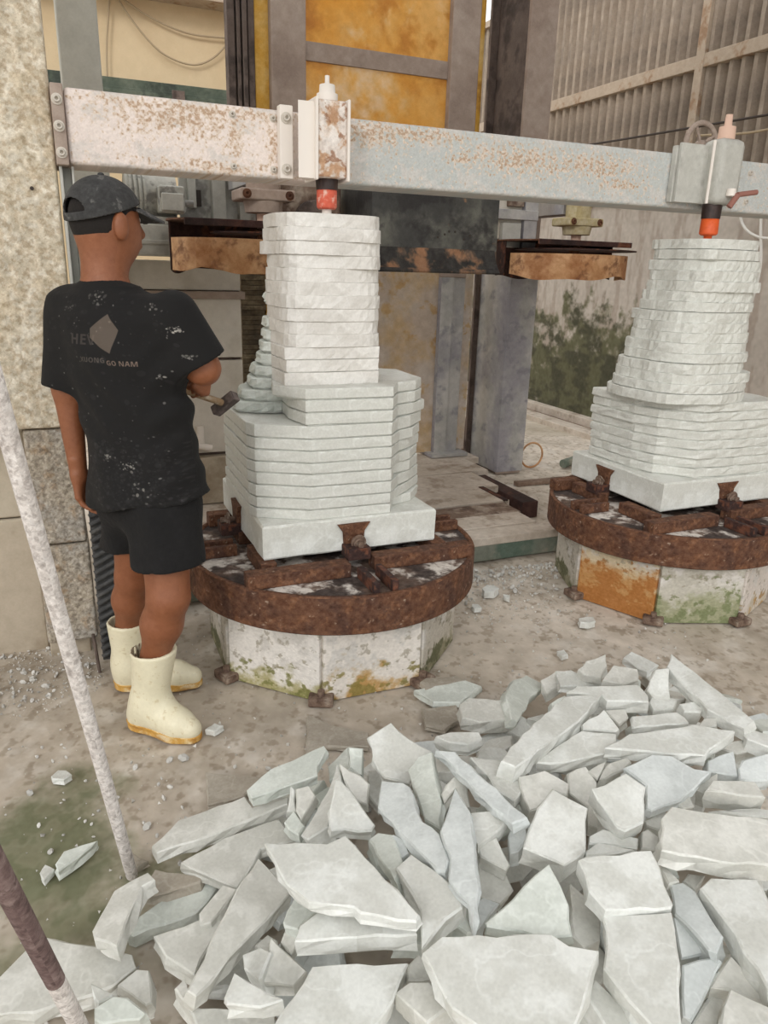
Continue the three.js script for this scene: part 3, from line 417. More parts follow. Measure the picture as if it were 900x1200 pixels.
// ---------------------------------------------------------------- turntables
const wet = (base, low, lowH, col2, seed) => { // dirt line: growth and rust stains with a ragged upper limit
  const map = tex(256, 192, (u, v) => { const a = fbm(u, v, 5, 5, seed), b = fbm(u, v, 12, 4, seed + 3), c = fbm(u, v, 40, 2, seed + 5); let q = mix(base, [206, 202, 196], sm(0.5, 0.65, a)); q = mix(q, [150, 142, 126], 0.6 * sm(0.58, 0.68, b)); const k = lowH - v + (a - 0.5) * 0.9; q = mix(q, low, 0.8 * sm(-0.05, 0.22, k)); q = mix(q, col2, 0.7 * sm(0.1, 0.4, k + (b - 0.5) * 1.6)); return q.map((w) => w + (c - 0.5) * 26); });
  return std(0xffffff, 0.7, { map, bumpMap: bumpGrain, bumpScale: 0.003 });
};
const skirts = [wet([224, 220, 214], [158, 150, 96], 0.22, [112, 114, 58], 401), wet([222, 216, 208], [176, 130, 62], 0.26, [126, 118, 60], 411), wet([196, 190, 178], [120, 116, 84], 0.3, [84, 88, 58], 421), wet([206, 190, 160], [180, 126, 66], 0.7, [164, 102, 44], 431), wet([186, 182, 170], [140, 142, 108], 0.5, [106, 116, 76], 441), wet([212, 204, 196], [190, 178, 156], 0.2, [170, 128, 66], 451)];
function turntable(label, u0, faces, spin) {
  const t = thing('turntable', label, 'turntable', [u0, 0, 0]);
  const R = 0.505, n = 8, half = R * Math.sin(Math.PI / n), ap = R * Math.cos(Math.PI / n);
  for (let i = 0; i < n; i++) {
    const g = new RoundedBoxGeometry(half * 2 - 0.006, 0.305, 0.025, 1, 0.003), p = g.attributes.position, uv = g.attributes.uv;
    for (let k = 0; k < p.count; k++) uv.setXY(k, clamp(p.getX(k) / (half * 2) + 0.5, 0.01, 0.99), clamp((p.getY(k) + 0.1525) / 0.305, 0.01, 0.99));
    const m = part('skirt_panel', g, skirts[faces[i]], t, 1, true), a = spin + (i + 0.5) * Math.PI * 2 / n; m.position.set(Math.sin(a) * ap, 0.1525, Math.cos(a) * ap); m.rotation.y = a;
  }
  for (const i of [0, 1, 7]) { const a = spin + i * Math.PI * 2 / n, m = part('anchor_lug', [bx(-0.045, 0.045, 0, 0.035, -0.03, 0.03, 0.008), cyl(0, 0.035, 0, 0.016, 0.014, 0.02, 6)], M.plankDark, t, 0.3); m.position.set(Math.sin(a) * (R + 0.02), 0, Math.cos(a) * (R + 0.02)); m.rotation.y = a; }
  part('core', cyl(0, 0, 0, 0.42, 0.42, 0.3, 24), M.plankDark, t);
  part('rim', lathe([[0.5, 0.3], [0.575, 0.3], [0.578, 0.304], [0.578, 0.438], [0.574, 0.442], [0.56, 0.442], [0.556, 0.43]], 0, 0, 0, 96), M.rust, t, 0.45);
  part('table_plate', lathe([[0.001, 0.434], [0.558, 0.434], [0.558, 0.3], [0.001, 0.3]], 0, 0, 0, 64), M.tableTop, t, 0.6);
  for (const s of [-1, 1]) {
    part('cross_rail', bx(-0.44, -0.062, 0.434, 0.487, s * 0.352 - 0.033, s * 0.352 + 0.033, 0.005), M.rust, t, 0.4); part('cross_rail', bx(0.04, 0.455, 0.434, 0.487, s * 0.322 - 0.033, s * 0.322 + 0.033, 0.005), M.rust, t, 0.4);
    for (const o of [-0.045, 0.025]) { part('slot_rail', bx(o, o + 0.025, 0.434, 0.478, s > 0 ? 0.39 : -0.555, s > 0 ? 0.555 : -0.392, 0.004), M.darkRust, t, 0.4); part('slot_rail', bx(s > 0 ? 0.4 : -0.555, s > 0 ? 0.555 : -0.4, 0.434, 0.478, o, o + 0.025, 0.004), M.rust, t, 0.4); }
    part('side_rail', bx(s * 0.34 - 0.03, s * 0.34 + 0.03, 0.434, 0.487, 0.07, 0.29, 0.005), M.rust, t, 0.4); part('side_rail', bx(s * 0.34 - 0.03, s * 0.34 + 0.03, 0.434, 0.487, -0.29, -0.07, 0.005), M.rust, t, 0.4);
  }
  return t;
}
function clampOn(t, x, w, turn) { // jaw plate with a screw, on the table plate, its face towards +w before turning
  const c = new THREE.Group(); c.name = 'clamp'; t.add(c); c.position.set(x, 0.487, -w); c.rotation.y = turn;
  part('clamp_foot', bx(-0.045, 0.045, -0.012, 0.035, -0.06, 0.02, 0.005), M.darkRust, c, 0.3);
  const s = new THREE.Shape(); s.moveTo(-0.035, 0); s.lineTo(0.035, 0); s.lineTo(0.04, 0.075); s.lineTo(0.062, 0.105); s.lineTo(-0.062, 0.105); s.lineTo(-0.04, 0.075); s.closePath();
  const g = new THREE.ExtrudeGeometry(s, { depth: 0.018, bevelEnabled: true, bevelSize: 0.002, bevelThickness: 0.002, bevelSegments: 1 }); g.translate(0, 0.005, -0.022); part('jaw', g, M.rust, c, 0.3);
  part('screw', bar([0.008, 0.045, -0.055], [0.008, 0.045, -0.0], 0.012, 10), M.plankDark, c, 0.3); part('nut', boltHead(0.008, 0.045, -0.03, 0.02), M.plankDark, c, 0.3);
}
const T2U = 1.765;
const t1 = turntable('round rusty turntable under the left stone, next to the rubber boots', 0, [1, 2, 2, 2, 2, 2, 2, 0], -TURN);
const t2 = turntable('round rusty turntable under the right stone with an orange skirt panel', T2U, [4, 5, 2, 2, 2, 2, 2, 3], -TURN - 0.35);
clampOn(t1, -0.012, -0.277, 0); clampOn(t1, -0.375, 0.12, Math.PI / 2 * -1); clampOn(t1, 0.345, 0.1, Math.PI / 2);
clampOn(t2, -0.315, 0.13, -Math.PI / 2); clampOn(t2, 0.08, -0.277, 0);
// ---------------------------------------------------------------- the two sawn stones
const V = (u, y, w) => new THREE.Vector3(u, y, -w);
function flat(poly, y) { return poly.map(([u, w]) => V(u, y, w)); }
function column(cu, cw, ru, rw, i, pow, amp, chip) { // outline of one layer: broad dents run through several layers, single chips stick out
  const out = [], n = 44; for (let k = 0; k < n; k++) { const a = k / n * Math.PI * 2, c = Math.cos(a), s = Math.sin(a), q = 1 / Math.pow(Math.abs(c) ** pow + Math.abs(s) ** pow, 1 / pow);
    const broad = (vn(k / 3, i * 0.35, 64, 601) - 0.5) * 2 * amp, fine = (vn(k / 1.5, i, 64, 603) - 0.5) * amp * 0.6, ch = Math.max(0, vn(k / 4, i * 1.9, 64, 605) - 0.68) / 0.32 * chip * (Math.abs(c) > 0.5 ? 1 : 0.35); const j = 1 + broad + fine + ch; out.push([cu + ru * c * q * j, cw + rw * s * q * j]); }
  return out;
}
const shrink = (poly, d) => { const cx = poly.reduce((a, p) => a + p[0], 0) / poly.length, cy = poly.reduce((a, p) => a + p[1], 0) / poly.length; return poly.map(([x, y]) => { const l = Math.hypot(x - cx, y - cy); return [cx + (x - cx) * (1 - d / l), cy + (y - cy) * (1 - d / l)]; }); };
{
  const R = rng(91), t = thing('sawn_stone', 'tall pale stone on the left turntable, sawn into stepped layers', 'stone block', [0, 0.488, 0]), Y = 0.488, cores = [];
  const lay = (poly, y0, y1, m, o) => { const gap = o?.gap ?? 0.0045; part('stone_layer', slabGeo(flat(poly, y1 - Y), y1 - y0 - gap, R, { jit: 0.0015, chamfer: 0.0025, bulge: 0.0012, step: 0.06, ...o }), m, t, 1, true); if (gap) cores.push(slabGeo(flat(shrink(poly, o?.deep ?? 0.012), y0 - Y + gap + 0.001), gap + 0.002, R, { jit: 0, chamfer: 0.0005, bulge: 0 })); };
  part('base_slab', slabGeo(flat([[-0.355, -0.265], [0.33, -0.265], [0.33, 0.43], [-0.355, 0.43]], 0.618 - Y), 0.128, R, { jit: 0.002, chamfer: 0.007, bulge: 0.003, step: 0.08 }), MARBLE.e, t, 1, true);
  const ys = [0.618, 0.653, 0.695, 0.741, 0.787, 0.828, 0.872, 0.915, 0.964];
  for (let i = 0; i < 8; i++) { const j = () => (R() - 0.5) * 0.006; lay([[-0.36 + j(), 0.33], [-0.365 + j(), -0.1], [-0.345 + j(), -0.15], [-0.17 + j(), -0.244], [0.14 + j(), -0.252], [0.2 + j() * 4, -0.17 + j() * 3], [0.27 + j() * 4, -0.13 + j() * 3], [0.35 + j() * 3, -0.04 + j() * 2], [0.36, 0.25], [0.2, 0.4]], ys[i], ys[i + 1], MARBLE.e, { gap: i === 0 ? 0 : 0.0045 }); }
  const yt = [0.964, 1.009, 1.054, 1.095];
  for (let i = 0; i < 3; i++) lay([[i === 2 ? -0.27 : -0.21, i === 2 ? -0.12 : -0.1], [-0.185, -0.235], [0.14, -0.252], [0.2, -0.16 + 0.02 * R()], [0.28 + 0.03 * R(), -0.12], [0.345 + 0.02 * R(), -0.05], [0.35, 0.2], [0.1, 0.36], [-0.17, 0.3]], yt[i], yt[i + 1], MARBLE.e);
  for (let i = 0; i < 13; i++) { // the turned column
    const y0 = 1.095 + i * 0.0441, flatFront = i < 3, k = i < 3 ? 0.19 : 0.184 + 0.006 * Math.sin(i * 1.3);
    const poly = flatFront ? [[-0.235 + 0.01 * R(), -0.15], [-0.05, -0.158], [0.115 + 0.01 * R(), -0.15], [0.145, 0.02], [0.12, 0.18], [-0.2, 0.18], [-0.235, 0.02]] : column(-0.045, 0.01, k, k * 0.95, i, 4.5, 0.02, 0.13);
    lay(poly, y0, y0 + 0.0441, MARBLE.c, { jit: 0.0012, bulge: 0.0022, chamfer: 0.0014, step: 0.02, gap: i < 3 && i ? 0.003 : 0, deep: 0.008 });
  }
  [[0.968, -0.362], [1.01, -0.335], [1.053, -0.3], [1.096, -0.285], [1.14, -0.262], [1.184, -0.25], [1.228, -0.24], [1.272, -0.235], [1.36, -0.228]].forEach(([y, uL]) => lay([[uL, 0.08], [uL + 0.005, 0.17], [uL + 0.05, 0.26], [-0.02, 0.28], [-0.05, 0.0], [uL + 0.08, 0.02]], y, y + 0.042, MARBLE.g, { jit: 0.005, bulge: 0.007, chamfer: 0.005, step: 0.025 }));
  for (const y of [1.18, 1.23, 1.29]) lay([[0.1, 0.1], [0.165, 0.11], [0.16, 0.2], [0.1, 0.22]], y, y + 0.036, MARBLE.c, { jit: 0.006, bulge: 0.006, gap: 0 });
  part('core', cores, MARBLE.e, t, 1, true);
}
{
  const R = rng(133), t = thing('sawn_stone', 'tall rough pale stone on the right turntable with chipped layers', 'stone block', [T2U, 0.488, 0]), Y = 0.488, cores = [];
  const lay = (poly, y0, y1, m, o) => { const gap = o?.gap ?? 0.004; const q = poly.map(([u, w]) => [u - T2U, w]); part('stone_layer', slabGeo(flat(q, y1 - Y), y1 - y0 - gap, R, { jit: 0.004, chamfer: 0.004, bulge: 0.004, step: 0.04, ...o }), m, t, 1, true); if (gap) cores.push(slabGeo(flat(shrink(q, o?.deep ?? 0.012), y0 - Y + gap + 0.001), gap + 0.002, R, { jit: 0, chamfer: 0.0005, bulge: 0 })); };
  lay([[1.462, -0.267], [2.17, -0.267], [2.17, 0.4], [1.47, 0.4]], 0.49, 0.622, MARBLE.e, { gap: 0, jit: 0.002, chamfer: 0.007, step: 0.08 });
  for (let i = 0; i < 8; i++) { const y0 = 0.622 + i * 0.0428, s = i > 4 ? 0.012 : 0, j = () => (R() - 0.5) * 0.014; lay([[1.5 - s + j(), 0.32], [1.505 - s + j(), 0.02 + j()], [1.54 + j(), -0.1 + j()], [1.6 + j(), -0.17 + j()], [1.66 + j(), -0.235 + j()], [1.85 + j(), -0.25], [2.12 + j(), -0.252], [2.15 + j(), -0.1], [2.1, 0.3]], y0, y0 + 0.0428, MARBLE.e, { deep: 0.01 }); }
  for (let i = 0; i < 16; i++) {
    const y0 = 0.9644 + i * 0.0432, f = i / 15, r = 0.285 - 0.085 * Math.pow(f, 0.75), cu = 1.715 + 0.055 * Math.min(1, f * 1.25) + (R() - 0.5) * 0.012;
    lay(column(cu, (R() - 0.5) * 0.012, r * 0.96, r * 0.9, i + 40, 3.2, 0.05, 0.13), y0, y0 + 0.0432, MARBLE.e, { jit: 0.003, bulge: 0.0035, chamfer: 0.0016, step: 0.02, gap: R() < 0.2 ? 0.003 : 0, deep: 0.01 });
  }
  part('core', cores, MARBLE.e, t, 1, true);
}

// ---------------------------------------------------------------- the worker
{
  const base = new THREE.Vector3(-0.77, 0, -2.3), person = new THREE.Group(); person.name = 'person'; person.position.copy(base); scene.add(person);
  tag(person, 'man seen from behind in dark cap, black T-shirt, black shorts and white rubber boots', 'person');
  const { hypot, sqrt, max, min, abs, sin } = Math;
  const smin = (a, b, k) => { const h = max(k - abs(a - b), 0) / k; return min(a, b) - h * h * k * 0.25; };
  const cap = (x, y, z, A, B, r0, r1) => { const bx = B[0] - A[0], by = B[1] - A[1], bz = B[2] - A[2], px = x - A[0], py = y - A[1], pz = z - A[2], t = clamp((px * bx + py * by + pz * bz) / (bx * bx + by * by + bz * bz)); return hypot(px - bx * t, py - by * t, pz - bz * t) - (r0 + (r1 - r0) * t); };
  const nrm = (v) => { const l = hypot(...v); return v.map((q) => q / l); }, cross = (a, b) => [a[1] * b[2] - a[2] * b[1], a[2] * b[0] - a[0] * b[2], a[0] * b[1] - a[1] * b[0]];
  const add = (a, ...r) => r.reduce((s, [v, k]) => s.map((q, i) => q + v[i] * k), a);
  const BR = [0.945, 0, 0.327], BF = [0.327, 0, -0.945]; // the torso's right and forward
  const stack = (rows) => (x, y, z, grow = 0) => { // stacked ellipses: [y, cx, cz, half width, half depth]
    let i = 0; while (i < rows.length - 2 && y < rows[i + 1][0]) i++;
    const A = rows[i], B = rows[i + 1], t = clamp((A[0] - y) / (A[0] - B[0])), s = t * t * (3 - 2 * t), cx = A[1] + (B[1] - A[1]) * t, cz = A[2] + (B[2] - A[2]) * t, ra = A[3] + (B[3] - A[3]) * s + grow, rb = A[4] + (B[4] - A[4]) * s + grow;
    const a = (x - cx) * BR[0] + (z - cz) * BR[2], b = (x - cx) * BF[0] + (z - cz) * BF[2], k = hypot(a / ra, b / rb);
    return max((k - 1) * min(ra, rb), y - rows[0][0], rows[rows.length - 1][0] - y);
  };
  const torso = stack([[1.45, -0.812, -2.228, 0.055, 0.055], [1.425, -0.806, -2.226, 0.1, 0.07], [1.395, -0.796, -2.225, 0.16, 0.09], [1.34, -0.785, -2.225, 0.19, 0.112], [1.25, -0.775, -2.228, 0.187, 0.125], [1.1, -0.758, -2.235, 0.174, 0.12], [0.95, -0.746, -2.24, 0.174, 0.12], [0.76, -0.735, -2.243, 0.182, 0.136]]);
  // head frame
  const HF = nrm([0.6, 0, -0.8]), HR = [-HF[2], 0, HF[0]], HC = [-0.803, 1.608, -2.245];
  const ell = (x, y, z, c, rr, ru, rf) => { const dx = x - c[0], dy = y - c[1], dz = z - c[2], a = (dx * HR[0] + dz * HR[2]) / rr, b = dy / ru, f = (dx * HF[0] + dz * HF[2]) / rf, k = hypot(a, b, f); return (k - 1) * min(rr, ru, rf); };
  const head = (x, y, z) => {
    let d = ell(x, y, z, HC, 0.08, 0.1, 0.096);
    d = smin(d, ell(x, y, z, add(HC, [HF, 0.03], [[0, 1, 0], -0.055]), 0.06, 0.068, 0.068), 0.03);
    d = smin(d, cap(x, y, z, add(HC, [HF, -0.012], [[0, 1, 0], -0.05]), [-0.814, 1.41, -2.228], 0.06, 0.066), 0.04);
    d = smin(d, cap(x, y, z, add(HC, [HF, 0.092], [[0, 1, 0], 0.0]), add(HC, [HF, 0.112], [[0, 1, 0], -0.035]), 0.01, 0.014), 0.015); // nose
    d = smin(d, cap(x, y, z, add(HC, [HF, 0.092], [[0, 1, 0], -0.067], [HR, -0.018]), add(HC, [HF, 0.092], [[0, 1, 0], -0.067], [HR, 0.018]), 0.008, 0.008), 0.01); // mouth
    for (const s of [-1, 1]) {
      const e = ell(x, y, z, add(HC, [HR, s * 0.09], [HF, -0.012], [[0, 1, 0], -0.02]), 0.015, 0.037, 0.022); d = smin(d, e, 0.012);
      d = max(d, -(hypot(...[0, 1, 2].map((i) => [x, y, z][i] - add(HC, [HF, 0.098], [HR, s * 0.032], [[0, 1, 0], 0.002])[i])) - 0.012)); // eye socket
    }
    return d;
  };
  function handSdf(W, d, s, n, curl, tip) { // wrist, finger direction, thumb side, palm normal
    const seg = []; const rot = (a) => add([0, 0, 0], [d, Math.cos(a)], [n, Math.sin(a)]);
    [[0.029, 0.088, 0.068], [0.0095, 0.092, 0.076], [-0.0105, 0.088, 0.07], [-0.0295, 0.08, 0.055]].forEach(([o, l, len], i) => {
      const k = add(W, [d, l], [s, o]); seg.push([add(W, [d, 0.01], [s, o * 0.6]), k, 0.0135, 0.0115, 1]);
      let a = 0, p = k; const c = curl[i] ?? curl[0]; [0.47, 0.31, 0.22].forEach((f, j) => { a += c[j]; const q = add(p, [rot(a), len * f]); seg.push([p, q, 0.0092 - j * 0.0008, 0.0088 - j * 0.0009, 0, i]); p = q; });
    });
    let p = add(W, [d, 0.028], [s, 0.024], [n, 0.006]); const td = [nrm(add([0, 0, 0], [d, 0.62], [s, 0.6], [n, 0.45])), nrm(add([0, 0, 0], [d, 0.85], [s, 0.15], [n, tip])), nrm(add([0, 0, 0], [d, 0.8], [s, -0.2], [n, tip]))];
    td.forEach((v, j) => { const q = add(p, [v, [0.04, 0.03, 0.024][j]]); seg.push([p, q, 0.0125 - j * 0.0015, 0.011 - j * 0.0015, 2]); p = q; });
    return (x, y, z) => { let palm = cap(x, y, z, add(W, [d, -0.04]), add(W, [d, 0.02]), 0.026, 0.027), f = [9, 9, 9, 9], th = 9; for (const [A, B, r0, r1, kind, i] of seg) { const q = cap(x, y, z, A, B, r0, r1); if (kind === 1) palm = smin(palm, q, 0.016); else if (kind === 2) th = smin(th, q, 0.004); else f[i] = smin(f[i], q, 0.003); } let o = smin(palm, th, 0.012); for (const q of f) o = smin(o, q, 0.004); return o; };
  }
  // joints
  const shL = [-0.94, 1.36, -2.28], elL = [-0.972, 1.125, -2.275], wrL = [-0.962, 0.87, -2.272], shR = [-0.605, 1.355, -2.165], elR = [-0.532, 1.21, -2.185], wrR = [-0.572, 1.2, -2.385];
  const hipR = [-0.685, 0.82, -2.21], knR = [-0.668, 0.5, -2.152], cfR = [-0.7, 0.4, -2.168], anR = [-0.76, 0.09, -2.19], hipL = [-0.785, 0.82, -2.285], knL = [-0.845, 0.48, -2.355], cfL = [-0.875, 0.38, -2.385], anL = [-0.918, 0.09, -2.442];
  const body = (x, y, z) => {
    let d = max(torso(x, y, z, -0.014), 0.87 - y);
    d = smin(d, cap(x, y, z, shL, elL, 0.052, 0.042), 0.05); d = smin(d, cap(x, y, z, elL, wrL, 0.043, 0.027), 0.02);
    d = smin(d, cap(x, y, z, shR, elR, 0.054, 0.046), 0.05); d = smin(d, cap(x, y, z, elR, wrR, 0.046, 0.028), 0.02);
    let r = smin(cap(x, y, z, hipR, knR, 0.082, 0.066), cap(x, y, z, knR, cfR, 0.062, 0.064), 0.02); r = smin(r, cap(x, y, z, cfR, [-0.735, 0.27, -2.182], 0.06, 0.044), 0.03); r = smin(r, cap(x, y, z, [-0.735, 0.27, -2.182], anR, 0.044, 0.034), 0.02);
    let l = smin(cap(x, y, z, hipL, knL, 0.078, 0.061), cap(x, y, z, knL, cfL, 0.057, 0.058), 0.02); l = smin(l, cap(x, y, z, cfL, [-0.902, 0.25, -2.42], 0.055, 0.042), 0.03); l = smin(l, cap(x, y, z, [-0.902, 0.25, -2.42], anL, 0.042, 0.034), 0.02);
    d = smin(d, min(r, l), 0.03); return smin(d, head(x, y, z), 0.03);
  };
  const dL = nrm([0.04, -0.98, -0.12]), nL = nrm([0.96, 0.06, 0.1]), sL = nrm(cross(nL, dL));
  const dR = nrm([-0.2, -0.9, 0.27]), sR0 = nrm([0.5, -0.35, -0.79]), sR = nrm(add(sR0, [dR, -(sR0[0] * dR[0] + sR0[1] * dR[1] + sR0[2] * dR[2])])), nR = nrm(cross(sR, dR));
  const c3 = [0.25, 0.4, 0.25], fist = [1.15, 1.35, 0.8];
  const hL = handSdf(wrL, dL, sL, nL, [c3, [0.3, 0.45, 0.3], [0.35, 0.5, 0.3], [0.4, 0.5, 0.3]], 0.3), hR = handSdf(wrR, dR, sR, nR, [fist], 0.75);
  const near = (p, r) => [p.map((q) => q - r), p.map((q) => q + r)];
  const skin = mottled([132, 80, 51], [[[144, 90, 59], 5, 0.55, 0.2, 501, 0.5], [[118, 69, 44], 8, 0.62, 0.15, 503, 0.4]], { grain: 10, rough: 0.55, bump: 0.0008 });
  const geos = [netGeo((x, y, z) => y > 1.44 ? max(body(x, y, z), y - 1.47) : body(x, y, z), [-1.08, 0.05, -2.56], [-0.42, 1.5, -2.02], 0.0105), netGeo(head, [-0.96, 1.4, -2.42], [-0.64, 1.76, -2.06], 0.004), netGeo(hL, ...near(add(wrL, [dL, 0.08]), 0.13), 0.003), netGeo(hR, ...near(add(wrR, [dR, 0.07]), 0.12), 0.003)];
  const sg = mergeGeometries(geos); sg.translate(-base.x, 0, -base.z); const skinMesh = part('body', sg, skin, person, 0.4); skinMesh.userData.label = 'bare tanned skin of head, arms and legs';
  const cloth = (name, f, lo, hi, cell, material, tile = 0.5, uvf, parent = person) => { const g = netGeo(f, lo, hi, cell); if (uvf) { const p = g.attributes.position, uv = g.attributes.uv; for (let i = 0; i < p.count; i++) uv.setXY(i, ...uvf(p.getX(i), p.getY(i), p.getZ(i))); } g.translate(-base.x, 0, -base.z); const m = part(name, g, material, parent, tile, !!uvf); return m; };
  // face details
  const eyeM = std(0xe8e2da, 0.3), irisM = std(0x2a1a12, 0.2), browM = std(0x1c1512, 0.9), lipM = std(0x8a4a3c, 0.6);
  for (const s of [-1, 1]) { const c = add(HC, [HF, 0.079], [HR, s * 0.032], [[0, 1, 0], 0.002]); const e = new THREE.SphereGeometry(0.011, 16, 12); e.translate(c[0] - base.x, c[1], c[2] - base.z); part('eye', e, eyeM, skinMesh, 0.1); const q = add(c, [HF, 0.0085]); const ir = new THREE.SphereGeometry(0.0048, 12, 8); ir.translate(q[0] - base.x, q[1], q[2] - base.z); part('iris', ir, irisM, skinMesh, 0.1); }
  // shirt with print, dust and splashes
  const shirtMap = (() => {
    const W = 1024, H = 768, cv = document.createElement('canvas'); cv.width = W; cv.height = H; const c = cv.getContext('2d'); const R = rng(515);
    c.fillStyle = '#0d0c0c'; c.fillRect(0, 0, W, H);
    const X = (a) => (a + 0.3) / 0.6 * 512, Yy = (y) => H - (y - 0.74) / 0.76 * H; // metres from the spine and above the floor
    for (let i = 0; i < 1500; i++) { const low = R() < 0.72, x = X(-0.2 + 0.42 * R()), y = Yy(low ? 0.8 + 0.2 * R() : 0.8 + 0.62 * R()), r = 1.5 + 11 * R() * R() * R(); c.fillStyle = 'rgba(126,122,123,' + (0.03 + 0.09 * R()).toFixed(3) + ')'; c.beginPath(); c.ellipse(x, y, r, r * (0.5 + R()), R() * 3, 0, 7); c.fill(); }
    for (let i = 0; i < 90; i++) { const x = X(-0.2 + 0.42 * R()), y = Yy(0.8 + 0.6 * R()), r = 0.8 + 2.2 * R(); c.fillStyle = 'rgba(190,186,180,' + (0.15 + 0.35 * R()).toFixed(3) + ')'; c.beginPath(); c.ellipse(x, y, r, r * (0.5 + R()), R() * 3, 0, 7); c.fill(); }
    c.fillStyle = 'rgba(92,84,78,0.5)'; c.font = 'bold 40px sans-serif'; c.fillText('HEV', X(-0.085), Yy(1.275));
    c.fillStyle = 'rgba(108,96,86,0.75)'; c.beginPath(); [[-0.012, 1.32], [0.042, 1.36], [0.072, 1.318], [0.05, 1.255], [0.02, 1.27], [-0.014, 1.295]].forEach(([a, y], i) => i ? c.lineTo(X(a), Yy(y)) : c.moveTo(X(a), Yy(y))); c.fill();
    c.fillStyle = 'rgba(112,102,94,0.6)'; c.font = 'bold 19px sans-serif'; c.fillText('XUONG', X(-0.052), Yy(1.228)); c.fillStyle = 'rgba(140,120,108,0.75)'; c.fillText('GO NAM', X(0.032), Yy(1.222));
    // splashes of stone slurry: clusters of small drops
    for (const [a0, y0, n, sp, k] of [[0.215, 1.32, 26, 0.016, 0.75], [0.25, 1.25, 14, 0.014, 0.6], [0.16, 1.38, 12, 0.02, 0.45], [0.165, 1.19, 9, 0.008, 0.6], [0.06, 0.93, 22, 0.02, 0.6], [0.0, 0.95, 26, 0.014, 0.4], [0.0, 1.4, 30, 0.022, 0.35], [-0.09, 1.37, 16, 0.018, 0.3], [0.1, 0.86, 16, 0.03, 0.5]])
      for (let i = 0; i < n; i++) { const r = 1 + 3.2 * R() * R(); c.fillStyle = 'rgba(190,186,178,' + (k * (0.3 + 0.7 * R())).toFixed(2) + ')'; c.beginPath(); c.ellipse(X(a0 + (R() + R() - 1) * sp * 1.6), Yy(y0 + (R() + R() - 1) * sp), r * 1.4, r, R() * 3, 0, 7); c.fill(); }
    const t = new THREE.CanvasTexture(cv); t.colorSpace = THREE.SRGBColorSpace; return t;
  })();
  const ba = (x, z) => (x + 0.77) * BR[0] + (z + 2.23) * BR[2], bb = (x, z) => (x + 0.77) * BF[0] + (z + 2.23) * BF[2];
  const slL = nrm(add(elL, [shL, -1])), slR = nrm(add(elR, [shR, -1]));
  const plane = (x, y, z, p, n) => (x - p[0]) * n[0] + (y - p[1]) * n[1] + (z - p[2]) * n[2];
  const shirt = (x, y, z) => {
    const a = ba(x, z), fold = 0.006 * sin(a * 34 + y * 11 + 2 * sin(y * 9)) * sm(1.15, 0.85, y) + 0.004 * sin(y * 46 + a * 30 + 2 * sin(a * 17)) * sm(0.9, 1.05, y) * sm(1.38, 1.2, y) + 0.004 * sin((y - a) * 60) * sm(0.08, 0.16, a) * sm(1.4, 1.25, y);
    let d = torso(x, y, z, 0.006 + 0.01 * sm(1.0, 0.8, y)) + fold;
    const L = max(cap(x, y, z, shL, add(elL, [slL, 0.02]), 0.068, 0.074), plane(x, y, z, add(elL, [slL, -0.005]), slL)), Rr = max(cap(x, y, z, shR, add(elR, [slR, 0.03]), 0.072, 0.08), plane(x, y, z, add(elR, [slR, -0.016]), slR));
    d = smin(d, L, 0.05); d = smin(d, Rr, 0.055);
    const hem = 0.8 + 0.16 * (x + 0.735) + 0.006 * sin(a * 26);
    return max(d, hem - y, plane(x, y, z, [-0.812, 1.447, -2.22], nrm([0.1, 1, -0.35])));
  };
  cloth('t_shirt', shirt, [-1.08, 0.7, -2.5], [-0.4, 1.5, -1.98], 0.0085, std(0xffffff, 0.95, { map: shirtMap, bumpMap: bumpCloth, bumpScale: 0.004 }), 1, (x, y, z) => [(bb(x, z) < 0.02 ? 0 : 0.5) + clamp((ba(x, z) + 0.3) / 0.6, 0.01, 0.99) * 0.5, (y - 0.74) / 0.76]).userData.label = 'dusty black T-shirt with a faded print on the back';
  const shorts = (x, y, z) => {
    let d = smin(cap(x, y, z, hipR, [-0.662, 0.56, -2.162], 0.1, 0.116), cap(x, y, z, hipL, [-0.848, 0.56, -2.352], 0.098, 0.102), 0.02);
    d = smin(d, cap(x, y, z, [-0.79, 0.8, -2.265], [-0.69, 0.8, -2.225], 0.118, 0.118), 0.05) + 0.003 * sin(x * 60 + y * 20);
    return max(d, 0.612 + 0.06 * (x + 0.66) - y, y - 0.9);
  };
  cloth('shorts', shorts, [-1.02, 0.52, -2.52], [-0.5, 0.98, -2.0], 0.009, mottled([12, 11, 12], [[[22, 21, 22], 6, 0.6, 0.1, 511]], { grain: 8, rough: 0.95, bumpMap: bumpCloth, bump: 0.004 }), 0.4);
  // boots
  const bootM = mottled([224, 217, 190], [[[210, 202, 174], 5, 0.6, 0.14, 521, 0.5], [[190, 172, 132], 20, 0.7, 0.04, 523, 0.5]], { grain: 8, rough: 0.45, bump: 0.001 }), soleM = mottled([196, 150, 72], [[[224, 210, 180], 8, 0.6, 0.08, 525], [[160, 112, 50], 7, 0.62, 0.1, 527]], { grain: 14 });
  const boot = (top, ank, heel, ball, toe) => {
    const outer = (x, y, z) => { let d = cap(x, y, z, top, ank, 0.074, 0.056); d = smin(d, cap(x, y, z, ank, heel, 0.052, 0.046), 0.03); d = smin(d, cap(x, y, z, heel, ball, 0.042, 0.046), 0.04); d = smin(d, cap(x, y, z, ank, ball, 0.05, 0.04), 0.05); return smin(d, cap(x, y, z, ball, toe, 0.046, 0.037), 0.02); };
    const lo = [min(heel[0], toe[0]) - 0.1, -0.01, min(heel[2], toe[2], top[2]) - 0.1], hi = [max(heel[0], toe[0]) + 0.08, top[1] + 0.02, max(heel[2], toe[2], top[2]) + 0.1];
